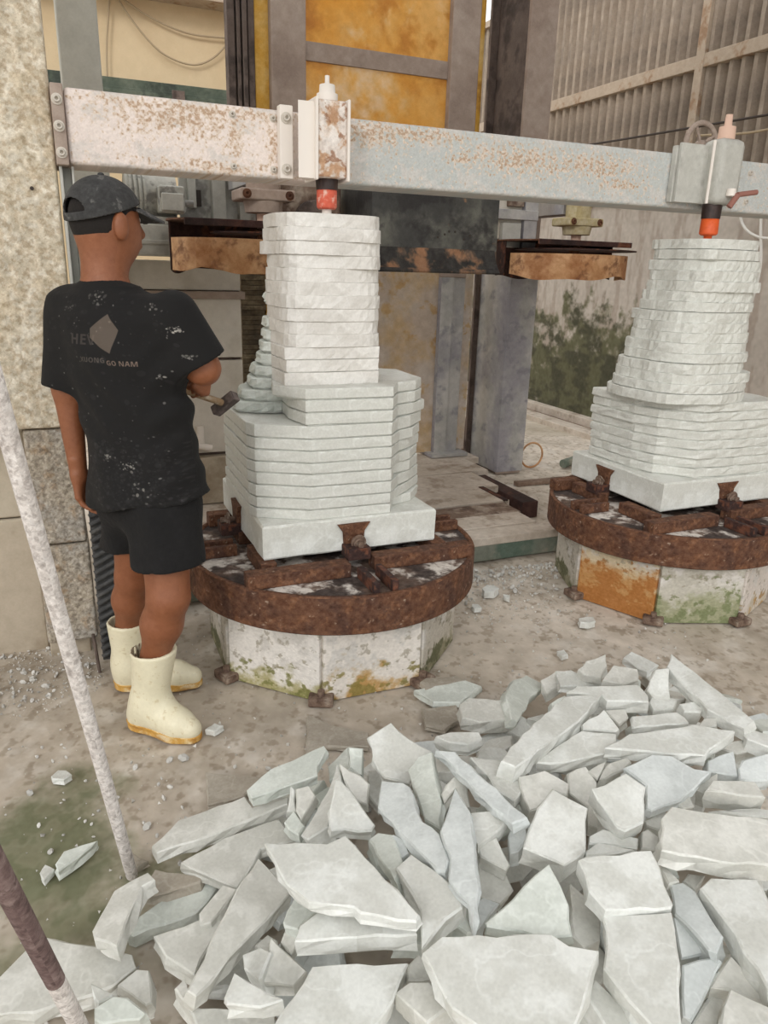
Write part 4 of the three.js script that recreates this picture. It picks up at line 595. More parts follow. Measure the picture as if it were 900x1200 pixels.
    const b = cloth('rubber_boot', (x, y, z) => max(outer(x, y, z), -cap(x, y, z, add(top, [[0, 1, 0], 0.05]), add(ank, [[0, 1, 0], 0.04]), 0.068, 0.05), y - top[1], 0.004 - y), lo, hi, 0.005, bootM, 0.3);
    cloth('sole', (x, y, z) => max(outer(x, Math.max(y, 0.022), z) - 0.004, y - 0.022 - 0.01 * sm(0.0, 0.1, hypot(x - toe[0], z - toe[2])), 0.002 - y), lo, [hi[0], 0.05, hi[2]], 0.004, soleM, 0.3, null, b);
  };
  boot([-0.738, 0.3, -2.183], [-0.765, 0.1, -2.19], [-0.795, 0.046, -2.2], [-0.665, 0.044, -2.146], [-0.618, 0.038, -2.128]);
  boot([-0.906, 0.275, -2.432], [-0.915, 0.1, -2.442], [-0.925, 0.046, -2.445], [-0.755, 0.044, -2.458], [-0.697, 0.038, -2.462]);
  // hair, cap
  const hairM = std(0x17120f, 0.9, { bumpMap: bumpGrain, bumpScale: 0.002 });
  cloth('hair', (x, y, z) => { const f = (x - HC[0]) * HF[0] + (z - HC[2]) * HF[2]; return max(ell(x, y, z, HC, 0.085, 0.104, 0.101), -ell(x, y, z, HC, 0.076, 0.096, 0.092), HC[1] - 0.062 + sm(-0.08, 0.04, f) * 0.085 - y, f - 0.06); }, [-0.93, 1.52, -2.37], [-0.68, 1.74, -2.12], 0.004, hairM, 0.2);
  const capM = mottled([62, 62, 62], [[[52, 52, 52], 5, 0.55, 0.1, 531], [[122, 120, 116], 12, 0.66, 0.05, 533, 0.6]], { grain: 18, rough: 0.95, bumpMap: bumpCloth, bump: 0.002 });
  const CC = add(HC, [[0, 1, 0], 0.008], [HF, -0.003]);
  const capMesh = cloth('baseball_cap', (x, y, z) => {
    const f = (x - CC[0]) * HF[0] + (z - CC[2]) * HF[2], s = (x - CC[0]) * HR[0] + (z - CC[2]) * HR[2], rim = CC[1] + 0.012 + 0.3 * f;
    let d = max(ell(x, y, z, CC, 0.097, 0.106, 0.11), -ell(x, y, z, CC, 0.09, 0.1, 0.103), rim - y);
    if (f < 0) { const oy = y - (rim + 0.022); d = max(d, -max(hypot(s / 0.05, oy / 0.036) * 0.036 - 0.036, -oy)); }
    return d;
  }, [-0.94, 1.54, -2.39], [-0.67, 1.76, -2.1], 0.0032, capM, 0.25);
  cloth('visor', (x, y, z) => { const f = (x - CC[0]) * HF[0] + (z - CC[2]) * HF[2], s = (x - CC[0]) * HR[0] + (z - CC[2]) * HR[2]; const r = hypot(s / 0.09, (f - 0.07) / 0.115), yy = CC[1] + 0.034 - 0.38 * (f - 0.08) - 4 * s * s; return max((r - 1) * 0.085, abs(y - yy) - 0.0035, 0.095 - hypot(f / 1.02, s), -f + 0.03); }, [-0.9, 1.48, -2.52], [-0.55, 1.72, -2.12], 0.0032, capM, 0.25, null, capMesh);
  const btn = new THREE.SphereGeometry(0.009, 12, 8); btn.scale(1, 0.6, 1); btn.translate(CC[0] - base.x, CC[1] + 0.107, CC[2] - base.z); part('button', btn, capM, capMesh, 0.2);

  // hammer in the right hand
  const P = add(wrR, [dR, 0.1], [nR, 0.027]), hm = new THREE.Group(); hm.name = 'hammer'; hm.position.set(...P); scene.add(hm); tag(hm, 'short hammer with a dark steel head held in the right hand', 'hammer');
  const hs = new THREE.Vector3(...sR), up = new THREE.Vector3(0.77, 0.62, 0.2); up.addScaledVector(hs, -up.dot(hs)).normalize();
  const hd = new THREE.CylinderGeometry(0.0115, 0.0105, 0.26, 12); hd.translate(0, 0.03, 0); hd.applyQuaternion(new THREE.Quaternion().setFromUnitVectors(new THREE.Vector3(0, 1, 0), hs)); part('handle', hd, mottled([140, 116, 88], [[[176, 164, 148], 6, 0.58, 0.1, 541]], { grain: 20 }), hm, 0.2);
  const hg = new RoundedBoxGeometry(0.034, 0.1, 0.036, 2, 0.005), side = new THREE.Vector3().crossVectors(up, hs); hg.applyMatrix4(new THREE.Matrix4().makeBasis(side, up, hs)); hg.translate(hs.x * 0.15, hs.y * 0.15, hs.z * 0.15); part('head', hg, mottled([74, 64, 62], [[[112, 100, 96], 6, 0.6, 0.1, 543]], { grain: 20, rough: 0.6 }), hm, 0.2);
}

// ---------------------------------------------------------------- poles, hoses, wires
function pole(name, label, a, b, r, m1, split, m2) {
  const A = new THREE.Vector3(...a), B = new THREE.Vector3(...b), o = new THREE.Group(); o.name = numbered(name); o.position.copy(A); scene.add(o); tag(o, label, 'pole');
  const seg = (t0, t1, m, nm) => { const L = A.distanceTo(B) * (t1 - t0), g = new THREE.CylinderGeometry(r, r, L, 20); g.translate(0, L / 2 + A.distanceTo(B) * t0, 0); g.applyQuaternion(new THREE.Quaternion().setFromUnitVectors(new THREE.Vector3(0, 1, 0), B.clone().sub(A).normalize())); part(nm, g, m, o, 0.22); };
  if (split) { seg(0, split, m2, 'painted_end'); seg(split, 1, m1, 'bare_shaft'); } else seg(0, 1, m1, 'shaft');
}
pole('steel_pole', 'slanting white-painted steel pole standing in front of the pillar', [-0.615, 0.012, -1.528], [-0.507, 1.9, -0.815], 0.0145, M.whitePole);
pole('steel_pole', 'slanting brown pole with a white lower end in the bottom left corner', [-0.557, 0.015, -1.089], [-0.44, 1.6, -0.45], 0.016, M.brownPole, 0.205, M.whitePole);
{
  const r = thing('ridged_rubber_sheet', 'dark ridged rubber sheet hanging beside the lower pillar', 'rubber sheet', [-0.872, 0.006, 0.1]);
  part('backing', bx(-0.04, 0.06, 0, 0.74, 0.0, 0.02), M.rubber, r, 0.4);
  const g = []; for (let i = 0; i < 21; i++) g.push(bar([-0.04, 0.02 + i * 0.032, -0.006], [0.058, 0.07 + i * 0.032, -0.006], 0.01, 7)); part('ridges', g, M.rubber, r, 0.4).userData.kind = 'stuff';
  part('torn_edge', (() => { const s = new THREE.Shape(), R = rng(8); s.moveTo(0.06, 0.3); for (let i = 0; i <= 13; i++) s.lineTo(0.072 + 0.012 * R(), 0.3 + i * 0.033); s.lineTo(0.06, 0.74); s.closePath(); const q = new THREE.ExtrudeGeometry(s, { depth: 0.006, bevelEnabled: false }); return q; })(), M.whitePole, r);
  const k = thing('iron_spike', 'thin dark iron spike stuck upright in the floor by the pillar', 'spike', [-0.93, 0, 0.02]); part('spike', bar([0, 0, 0], [-0.01, 0.16, 0.01], 0.006, 8), M.darkFrame, k);
  const h = thing('hose_coil', 'coil of thin white hose hanging on the right wall', 'hose', [3.98, 1.78, 1.6]);
  part('hose', tube([[0, 0.42, 0.3], [-0.01, 0.25, 0.33], [0, 0.1, 0.27], [0, 0.015, 0.1], [0, 0.03, -0.1], [0, 0.2, -0.2], [0, 0.35, -0.1], [0, 0.4, 0.05], [0, 0.2, 0.12], [0, -0.2, 0.05], [0, -0.5, 0.08]], 0.011, 80), M.whiteCable, h);
  const c = thing('electric_cable', 'thin dark cable strung across the corrugated sheets', 'cable', [3.98, 2.63, 1.0]);
  part('cable', tube([[0, 0.0, -1.5], [0, 0.0, 0], [0, 0.01, 0.8], [0, 0.03, 1.7], [0, 0.05, 2.55], [0, 0.1, 4]], 0.009, 60), M.blackCable, c);
  const c2 = thing('electric_cable', 'pale cable sagging on the corrugated sheets right of the handwheel', 'cable', [3.985, 2.56, 1.0]);
  part('cable', tube([[0, 0.06, -1.5], [0, 0.02, 0.2], [0, -0.02, 0.9], [0, 0.03, 1.5]], 0.009, 40), M.wire, c2);
  const w1 = thing('hanging_wire', 'thin wire sagging deepest across the cream wall', 'wire', [-0.1, 3.4, 6.05]); part('wire', tube([[0, 0.5, 0], [0.15, 0.3, 0], [0.4, 0.08, 0], [0.7, 0.015, 0], [0.9, 0.1, 0], [1.1, 0.3, 0]], 0.009, 50), M.wire, w1);
  const w2 = thing('hanging_wire', 'straighter thin wire above the sagging one on the cream wall', 'wire', [-0.05, 3.6, 6.05]); part('wire', tube([[0, 0.3, 0], [0.25, 0.18, 0], [0.6, 0.09, 0], [1.1, 0.1, 0]], 0.009, 50), M.wire, w2);
  const w3 = thing('hanging_wire', 'wire dropping beside the grey post on the cream wall', 'wire', [-0.25, 3.0, 6.05]); part('wire', tube([[0.0, 0.2, 0], [0.02, 0.5, 0], [0.08, 0.9, 0]], 0.009, 30), M.wire, w3);
}
const STONES = [
  ['pale slab lying crosswise on a longer slab at upper left of the pile', 'g', 0.034, [[-337,199,-1631],[-285,212,-1705],[-149,230,-1789],[-139,228,-1774],[-159,219,-1715],[-156,214,-1680],[-319,196,-1605]]],
  ['long grey slab pointing left past the pile edge towards the white pole', 'k', 0.036, [[-555,114,-1520],[-511,125,-1600],[-351,144,-1677],[-323,142,-1637],[-234,152,-1669],[-233,149,-1644],[-421,126,-1543],[-537,113,-1496]]],
  ['large grey triangular slab lying under the long left-pointing slab', 'k', 0.035, [[-469,116,-1466],[-379,124,-1543],[-250,133,-1608],[-196,127,-1539],[-281,123,-1509],[-317,113,-1395],[-395,114,-1429]]],
  ['long thick bar of stone running down towards the lower left corner', 'k', 0.05, [[-340,217,-1047],[-292,221,-1286],[-262,220,-1376],[-180,198,-1300],[-191,199,-1276],[-321,212,-1040]]],
  ['large white slab with a hollow upper edge, topmost at left centre of the pile', 'w', 0.03, [[-231,350,-1277],[-98,360,-1271],[-62,365,-1291],[89,356,-1100],[82,354,-1085],[-23,348,-1107],[-36,349,-1120],[-122,344,-1134],[-170,344,-1174]]],
  ['thick slab directly under the large hollow-edged white slab', 'w', 0.05, [[-146,290,-1094],[-138,295,-1127],[-105,301,-1156],[86,300,-1132],[87,296,-1110],[-28,293,-1103]]],
  ['broad pale slab cut by the bottom edge, left of centre', 'w', 0.05, [[-181,273,-906],[-108,278,-1053],[-26,273,-1067],[70,267,-1075],[42,263,-1000],[8,262,-945],[-3,260,-909]]],
  ['white triangular piece leaning upright near the left upper slabs', 'w', 0.04, [[-98,327,-1516],[-85,327,-1517],[1,283,-1419],[-7,277,-1405],[-99,280,-1399],[-106,286,-1413]]],
  ['narrow pale wedge tipped on edge against the white triangle', 'w', 0.05, [[-175,220,-1451],[-122,254,-1565],[-103,268,-1659],[-89,272,-1587],[-106,259,-1488],[-109,255,-1442],[-157,229,-1426]]],
  ['grey piece standing behind the white triangular piece', 'k', 0.04, [[-97,290,-1629],[-41,279,-1600],[-17,271,-1579],[-20,247,-1529],[-46,250,-1538],[-82,272,-1588]]],
  ['small upright block at the top of the pile left part', 'g', 0.05, [[-78,258,-1745],[-39,256,-1743],[-38,215,-1684],[-52,217,-1687],[-72,226,-1699]]],
  ['small greenish block left of the small upright block', 'g', 0.045, [[-141,142,-1813],[-98,155,-1874],[-84,160,-1884],[-75,167,-1774],[-103,158,-1756],[-131,148,-1747]]],
  ['small grey block below the tip of the crosswise slab', 'k', 0.05, [[-204,238,-1593],[-171,243,-1602],[-152,236,-1573],[-165,226,-1537],[-180,216,-1506],[-197,223,-1533]]],
  ['thin pale sliver standing between two grey blocks at left', 'w', 0.05, [[-221,203,-1548],[-218,234,-1605],[-205,230,-1597],[-198,205,-1550]]],
  ['small diamond-shaped chunk beside the narrow pale wedge', 'g', 0.04, [[-221,213,-1502],[-201,222,-1533],[-172,214,-1492],[-181,206,-1465],[-207,209,-1482]]],
  ['dusty flat slab on the floor just above the upper left slabs', 'd', 0.025, [[-518,29,-1922],[-349,29,-1906],[-351,29,-1886],[-378,29,-1837],[-383,29,-1819],[-479,29,-1776]]],
  ['pale chunk between the long bar and the thick slab at left', 'g', 0.05, [[-182,235,-1189],[-165,241,-1243],[-110,251,-1210],[-136,244,-1183],[-148,241,-1166],[-177,235,-1177]]],
  ['small cubic block right of the long bar', 'w', 0.06, [[-255,201,-1140],[-220,213,-1148],[-196,220,-1132],[-208,213,-1084],[-214,211,-1077],[-247,202,-1109]]],
  ['grey chunk wedged beside the small cubic block', 'k', 0.05, [[-202,221,-1162],[-182,216,-1149],[-123,198,-1110],[-146,190,-1083],[-210,194,-1086],[-203,209,-1128]]],
  ['bright small piece with a torn right tip near the bottom left of the pile', 'w', 0.04, [[-262,247,-1011],[-252,254,-1055],[-196,253,-1027],[-190,252,-1020],[-157,252,-1009],[-155,252,-1004],[-193,248,-993],[-256,245,-999]]],
  ['little grey block above the small cubic block', 'k', 0.05, [[-235,187,-1177],[-216,181,-1207],[-194,182,-1194],[-187,185,-1177],[-201,190,-1152],[-226,188,-1166]]],
  ['grey fragment tucked left of the thick slab', 'k', 0.05, [[-182,210,-1165],[-175,218,-1186],[-148,217,-1184],[-149,208,-1159],[-158,201,-1142],[-167,204,-1147]]],
  ['flat slab at the bottom edge below the long bar', 'k', 0.05, [[-382,155,-1102],[-366,156,-1124],[-331,151,-1065],[-183,146,-1074],[-175,144,-1040],[-315,149,-1025]]],
  ['lone pointed piece on the mossy floor left of the white pole foot', 'g', 0.035, [[-807,43,-1525],[-800,49,-1565],[-728,50,-1604],[-736,47,-1583],[-790,38,-1504]]],
  ['very large flat slab in the bottom left corner under the dark pole', 'k', 0.04, [[-747,83,-1089],[-771,88,-1159],[-726,91,-1269],[-622,84,-1257],[-516,76,-1243],[-497,73,-1213],[-531,73,-1170],[-568,74,-1146],[-664,78,-1102]]],
  ['grey angular piece right of the corner slab', 'k', 0.05, [[-489,93,-1194],[-462,94,-1191],[-436,89,-1124],[-448,87,-1117],[-519,87,-1161]]],
  ['rough greenish lump at the bottom left, right of the dark pole', 'g', 0.06, [[-529,138,-1071],[-498,142,-1093],[-470,141,-1091],[-426,135,-1065],[-436,132,-1053],[-502,131,-1042],[-521,133,-1051]]],
  ['tiny bright chip sitting on the corner slab', 'w', 0.03, [[-557,129,-1129],[-509,124,-1113],[-506,123,-1107],[-529,121,-1093],[-541,123,-1099]]],
  ['grey slab near the white pole foot with a notched side', 'k', 0.04, [[-595,143,-1240],[-587,144,-1346],[-522,156,-1391],[-498,160,-1367],[-522,156,-1349],[-524,155,-1313],[-526,155,-1245],[-525,155,-1190],[-582,145,-1217]]],
  ['dull dusty slab lying flat behind the notched slab', 'd', 0.03, [[-550,83,-1399],[-535,87,-1472],[-408,93,-1452],[-415,92,-1431],[-453,89,-1415],[-526,84,-1391]]],
  ['pale long-sided slab just left of the long bar, upper one', 'g', 0.045, [[-566,52,-1340],[-484,65,-1421],[-400,74,-1473],[-373,72,-1462],[-377,68,-1439],[-411,58,-1373],[-539,48,-1315],[-553,49,-1321]]],
  ['grey four-sided slab between the long bar and its left neighbour', 'k', 0.04, [[-343,156,-1360],[-308,158,-1347],[-322,154,-1314],[-347,149,-1263],[-370,147,-1257],[-379,148,-1288]]],
  ['flat slab partly under the long bar on its left side', 'k', 0.04, [[-463,140,-1233],[-378,137,-1281],[-328,133,-1287],[-357,126,-1156],[-425,134,-1189]]],
  ['small dusty triangle on the floor beside the white pole foot', 'd', 0.02, [[-641,27,-1595],[-584,22,-1567],[-606,23,-1542]]],
  ['pale pointed slab standing up at the back edge below the turntable', 'w', 0.03, [[-25,284,-1757],[36,303,-1801],[84,283,-1757],[147,267,-1723],[104,254,-1692],[87,229,-1636],[20,235,-1649],[-10,256,-1696]]],
  ['smooth blue-grey slab slanting down in the middle of the pile', 'b', 0.025, [[12,298,-1556],[67,312,-1534],[81,316,-1514],[106,327,-1385],[140,337,-1335],[154,344,-1254],[145,342,-1223],[126,337,-1235],[61,317,-1346],[5,299,-1461]]],
  ['curved pale piece right behind the blue-grey slab', 'g', 0.04, [[80,287,-1617],[107,298,-1656],[143,311,-1662],[147,305,-1568],[156,303,-1488],[147,293,-1401],[114,285,-1439],[97,286,-1527]]],
  ['long leaf-shaped slab with two sharp points at the pile centre', 'b', 0.022, [[140,347,-1333],[184,356,-1463],[210,360,-1383],[207,356,-1168],[185,351,-1067],[179,351,-1137],[149,347,-1198],[157,349,-1257]]],
  ['long narrow bluish bar slanting down to the right at the pile centre', 'b', 0.03, [[148,335,-1633],[197,346,-1617],[327,363,-1375],[334,363,-1361],[299,354,-1352],[248,347,-1439]]],
  ['pale block right of the long narrow bluish bar', 'w', 0.04, [[235,331,-1617],[316,316,-1629],[365,313,-1530],[325,325,-1463],[283,330,-1501],[271,329,-1554]]],
  ['bright five-sided chunk right of the leaf-shaped slab', 'w', 0.04, [[216,331,-1412],[276,333,-1422],[298,327,-1393],[279,322,-1371],[225,314,-1329],[217,317,-1344]]],
  ['white chunk below the bright five-sided one', 'w', 0.045, [[226,301,-1336],[269,311,-1361],[292,289,-1302],[283,285,-1290],[231,294,-1318]]],
  ['grey piece in the gap right of the leaf-shaped slab', 'k', 0.05, [[230,262,-1346],[285,254,-1331],[302,235,-1288],[271,223,-1260],[230,228,-1269]]],
  ['small bluish flake at the lower tip of the leaf-shaped slab', 'b', 0.04, [[212,271,-1218],[229,268,-1233],[261,262,-1225],[236,266,-1188],[221,269,-1164],[202,272,-1142]]],
  ['grey piece showing above the leaf-shaped slab', 'k', 0.04, [[157,294,-1518],[191,310,-1564],[222,310,-1555],[227,286,-1482],[216,285,-1482],[194,300,-1532],[164,287,-1497]]],
  ['greenish chunk right of the large hollow-edged white slab', 'g', 0.05, [[-14,280,-1376],[8,288,-1390],[40,300,-1371],[60,310,-1278],[45,307,-1229],[3,288,-1325]]],
  ['white fish-tail slab left of the leaf-shaped slab', 'w', 0.04, [[45,318,-1254],[78,324,-1288],[150,330,-1211],[179,332,-1170],[173,330,-1145],[141,324,-1122],[92,314,-1062],[92,319,-1146]]],
  ['biggest white slab at bottom centre with a ragged upper rim', 'w', 0.045, [[91,345,-1030],[126,351,-1060],[324,367,-1056],[350,367,-1034],[400,369,-1022],[379,364,-986],[330,350,-894],[273,345,-882],[184,338,-893],[136,339,-930],[127,340,-946]]],
  ['pale triangular block leaning behind the biggest white slab', 'g', 0.045, [[211,342,-1100],[349,380,-1210],[372,362,-1128],[367,347,-1071],[309,342,-1069],[214,341,-1094]]],
  ['bright roof-shaped block right of centre with fine scratches', 'w', 0.06, [[315,343,-1293],[360,369,-1387],[403,382,-1435],[474,368,-1393],[449,340,-1294],[426,335,-1275],[396,331,-1259]]],
  ['grey-beige block behind the bright roof-shaped block', 'k', 0.05, [[348,330,-1547],[414,336,-1567],[466,330,-1523],[454,324,-1490],[421,325,-1504],[377,314,-1452],[356,313,-1445],[349,319,-1486]]],
  ['rough grey slab behind the bright roof-shaped block, right side', 'k', 0.05, [[474,319,-1578],[525,327,-1599],[544,310,-1558],[522,267,-1449],[502,269,-1454],[509,286,-1496],[469,298,-1527]]],
  ['grey block at the bottom left of the biggest white slab', 'k', 0.06, [[45,258,-1020],[71,264,-1039],[107,271,-1034],[140,279,-982],[99,270,-956],[76,265,-983]]],
  ['flat slab at the bottom edge under the biggest white slab', 'k', 0.05, [[101,239,-979],[148,243,-1007],[213,242,-978],[227,240,-950],[114,237,-949]]],
  ['small grey piece at the left corner of the biggest white slab', 'k', 0.05, [[71,243,-1092],[93,245,-1116],[122,234,-1070],[68,238,-1063]]],
  ['small triangular flake between the fish-tail slab and the leaf tip', 'g', 0.04, [[151,289,-1150],[178,295,-1172],[189,301,-1117],[180,299,-1115]]],
  ['little blue-grey chip under the blue-grey slab', 'b', 0.04, [[40,301,-1370],[68,299,-1356],[77,293,-1322],[59,291,-1308],[44,295,-1334]]],
  ['bluish lump at the lower end of the long narrow bar', 'b', 0.05, [[299,296,-1384],[312,302,-1409],[350,307,-1423],[342,296,-1372],[317,289,-1345],[297,286,-1338]]],
  ['wide blue-white slab with rounded corners on the right half', 'b', 0.028, [[599,360,-1550],[684,367,-1600],[733,365,-1599],[776,358,-1561],[817,355,-1552],[755,347,-1497],[707,341,-1459],[631,337,-1427],[620,339,-1434],[640,350,-1500],[620,355,-1527]]],
  ['sparkling rough-faced chunk right of the rough grey slab', 'w', 0.06, [[490,391,-1430],[575,408,-1467],[612,397,-1434],[585,367,-1353],[541,358,-1333],[525,360,-1341],[496,382,-1403]]],
  ['thick brick-like block near the right edge', 'k', 0.055, [[777,350,-1489],[807,353,-1523],[907,355,-1519],[909,352,-1468],[850,350,-1473]]],
  ['wide grey slab running out of the right edge', 'k', 0.045, [[615,392,-1338],[649,395,-1373],[854,384,-1354],[904,380,-1341],[849,366,-1229],[800,369,-1236],[701,374,-1236],[589,381,-1255]]],
  ['long thick slab running to the lower right corner', 'w', 0.06, [[653,340,-1202],[684,344,-1224],[767,358,-1209],[764,359,-1151],[758,362,-1029],[705,357,-924],[677,351,-972],[666,344,-1123]]],
  ['white four-sided slab resting on the end of a longer slab at right', 'w', 0.045, [[406,389,-1213],[424,391,-1221],[562,393,-1242],[567,386,-1202],[567,372,-1126],[561,371,-1117],[473,371,-1109],[436,371,-1109],[414,378,-1147]]],
  ['tall white slab running to the bottom edge right of the biggest slab', 'w', 0.06, [[432,352,-1115],[476,358,-1113],[558,371,-1108],[540,361,-1011],[503,348,-899],[467,341,-891],[409,341,-1012],[425,346,-1055]]],
  ['grey piece between the triangular block and the tall white slab', 'k', 0.05, [[406,305,-1239],[463,288,-1195],[437,289,-1114],[402,296,-1091],[383,302,-1113]]],
  ['rounded bluish slab left of the long corner slab', 'b', 0.05, [[608,313,-1234],[635,319,-1237],[648,324,-1210],[654,334,-1092],[629,331,-1059],[617,328,-1067],[591,316,-1160]]],
  ['white-blue chunk right of the tall white slab', 'b', 0.05, [[590,305,-1162],[609,302,-1146],[635,294,-1103],[627,291,-1090],[580,287,-1082]]],
  ['bluish wedge near the bottom right, left of a dark crack', 'b', 0.05, [[569,305,-1054],[639,306,-1073],[647,304,-1063],[610,295,-1023],[554,283,-962],[542,285,-970]]],
  ['grey plate under the long corner slab at lower right', 'k', 0.05, [[608,297,-1017],[667,306,-1077],[702,292,-1001],[697,290,-991],[643,295,-1014]]],
  ['grey block in the bottom right corner', 'k', 0.06, [[582,316,-927],[628,320,-996],[675,328,-959],[702,332,-946],[676,331,-895],[569,316,-903]]],
  ['grey plate left of the bottom right corner block', 'k', 0.05, [[555,277,-961],[608,268,-1019],[664,257,-1075],[655,258,-1045],[597,268,-952],[551,277,-941]]],
  ['thin pale plate above the white four-sided slab', 'w', 0.03, [[472,323,-1358],[507,328,-1375],[579,328,-1350],[568,322,-1324],[467,319,-1338]]],
  ['lower thin pale plate just above the white four-sided slab', 'w', 0.03, [[453,323,-1311],[483,328,-1332],[559,325,-1317],[452,320,-1299]]],
  ['small grey cube beside the wide grey slab', 'k', 0.05, [[591,328,-1370],[608,331,-1376],[628,326,-1353],[613,317,-1325],[581,317,-1333]]],
  ['grey chunk under the corner of the wide blue-white slab', 'k', 0.05, [[625,298,-1443],[686,303,-1478],[673,293,-1425],[658,291,-1413],[625,295,-1428]]],
  ['small grey chunk above the wide grey slab', 'k', 0.05, [[701,326,-1473],[747,326,-1499],[749,321,-1466],[717,322,-1456]]],
  ['little grey wedge left of the brick-like block', 'k', 0.05, [[773,318,-1535],[845,331,-1581],[837,328,-1558],[794,319,-1516]]],
  ['small bluish trapezoid above the brick-like block', 'b', 0.04, [[846,328,-1635],[924,335,-1668],[906,314,-1592],[834,320,-1603]]],
  ['blue-green block at the right edge above the brick-like block', 'b', 0.045, [[913,325,-1610],[934,331,-1636],[1012,333,-1666],[1069,327,-1659],[992,312,-1586],[903,316,-1577]]],
  ['grey chunk right of the boat-shaped slab', 'k', 0.045, [[920,291,-1743],[935,296,-1758],[1013,304,-1770],[1027,298,-1729],[961,291,-1718]]],
  ['thin plate directly under the brick-like block', 'w', 0.04, [[774,320,-1454],[884,325,-1464],[965,327,-1455],[951,325,-1425],[865,322,-1436]]],
  ['grey chunk left of the wide blue-white slab', 'k', 0.045, [[547,319,-1558],[585,329,-1611],[636,331,-1634],[647,326,-1620],[616,321,-1591],[567,319,-1563]]],
  ['small grey shard beside the rough grey slab', 'k', 0.045, [[524,324,-1582],[580,331,-1615],[546,317,-1560]]],
  ['narrow pale slab at the bottom edge beside the tall white slab', 'w', 0.05, [[378,304,-985],[401,300,-1025],[473,286,-950],[447,290,-924],[397,300,-935]]],
  ['grey corner piece at the bottom edge right of the biggest slab', 'k', 0.05, [[354,269,-957],[385,274,-1007],[411,265,-961],[389,264,-942]]],
  ['small grey piece between the rounded bluish slab and the corner slab', 'k', 0.05, [[681,271,-1137],[708,267,-1116],[684,266,-1109],[664,268,-1114]]],
  ['small grey block under the front edge of the wide grey slab', 'k', 0.05, [[667,299,-1282],[702,297,-1280],[682,294,-1257],[665,292,-1242],[647,297,-1262]]],
  ['slim grey wedge right of the white four-sided slab', 'k', 0.05, [[601,327,-1314],[607,325,-1291],[620,322,-1262],[630,319,-1238],[602,324,-1226],[597,326,-1266]]],
  ['greenish half-round slab standing on edge at the back of the pile', 'g', 0.04, [[420,165,-2185],[466,150,-2309],[529,125,-2386],[598,92,-2373],[528,119,-2256],[442,148,-2059],[421,157,-2056]]],
  ['long pale bar rising to the right at the back of the pile', 'w', 0.05, [[301,371,-1549],[375,362,-1678],[535,342,-1897],[659,325,-1944],[552,338,-1781],[336,366,-1534]]],
  ['pale slab along the right side of the long pale bar', 'w', 0.035, [[406,309,-1631],[448,317,-1670],[547,334,-1742],[636,337,-1727],[628,332,-1696],[593,325,-1658],[479,314,-1628]]],
  ['boat-shaped pale slab with a pointed right tip', 'w', 0.035, [[583,346,-1649],[660,353,-1705],[845,361,-1743],[944,361,-1718],[876,354,-1665],[830,348,-1624],[731,347,-1631],[627,346,-1645]]],
  ['long straight bar slanting down to the right at the far back', 'w', 0.04, [[885,354,-2065],[922,364,-2133],[969,359,-1984],[1029,351,-1783],[989,343,-1755],[927,342,-1850]]],
  ['small pale bar at the very back left of the long straight bar', 'w', 0.035, [[939,100,-2584],[978,108,-2619],[1061,95,-2544],[1005,85,-2504],[975,89,-2527]]],
  ['upright square-faced block at the back beside the long straight bar', 'w', 0.05, [[843,357,-2043],[886,362,-2044],[871,297,-1963],[826,293,-1963],[806,313,-1991]]],
  ['grey wedge with a bright end at the back of the pile', 'k', 0.04, [[684,206,-2298],[719,218,-2336],[794,231,-2365],[786,216,-2306],[751,199,-2252],[697,201,-2274]]],
  ['grey five-sided piece right of the wedge with a bright end', 'k', 0.04, [[730,241,-2170],[782,256,-2241],[857,257,-2218],[844,247,-2167],[787,240,-2147]]],
  ['thin white plate at the back below the wedge with a bright end', 'w', 0.03, [[615,179,-2330],[671,178,-2341],[708,172,-2315],[776,164,-2282],[705,164,-2257],[615,168,-2248]]],
  ['flat oblong slab at the back right of the long pale bar', 'w', 0.045, [[554,321,-1951],[593,325,-1986],[777,330,-1994],[793,326,-1944],[786,323,-1911],[665,320,-1915],[656,322,-1941]]],
  ['pale chunk at the foot of the upright square-faced block', 'w', 0.04, [[803,295,-1953],[827,301,-1994],[892,300,-1967],[870,294,-1929],[805,290,-1919]]],
  ['narrow oblong plate above the boat-shaped slab', 'w', 0.035, [[713,320,-1840],[844,330,-1851],[859,329,-1826],[861,327,-1805],[701,314,-1793]]],
  ['small white cube above the boat-shaped slab', 'w', 0.05, [[871,328,-1900],[916,327,-1915],[933,321,-1887],[921,320,-1870],[871,323,-1865]]],
  ['white three-sided chunk right of the long pale bar', 'w', 0.04, [[559,323,-1787],[635,338,-1842],[660,321,-1772],[649,319,-1764],[560,319,-1771]]],
  ['shaded grey chunk behind the white three-sided chunk', 'k', 0.04, [[654,298,-1898],[717,303,-1903],[717,295,-1869],[684,288,-1840]]],
  ['small pale piece left of the long pale bar', 'g', 0.04, [[508,289,-1944],[557,298,-1975],[564,297,-1963],[511,284,-1914]]],
  ['grey piece right of the half-round slab', 'k', 0.04, [[566,138,-2332],[627,151,-2374],[631,136,-2301],[576,124,-2265]]],
  ['small grey block under the long straight bar', 'k', 0.04, [[913,326,-1830],[949,328,-1831],[937,323,-1800],[877,319,-1794]]],
  ['pale plate at the right edge below the long straight bar', 'w', 0.04, [[988,328,-1754],[1029,323,-1785],[1090,317,-1753],[1053,323,-1697],[990,329,-1733]]],
  ['pale slab on the floor right in front of the left turntable', 'g', 0.028, [[128,34,-2417],[173,37,-2428],[321,50,-2468],[378,50,-2429],[290,36,-2338],[196,31,-2343]]],
  ['dusty slab on the floor behind the one before the left turntable', 'd', 0.022, [[151,42,-2460],[176,38,-2498],[294,25,-2542],[326,25,-2511],[172,44,-2414]]],
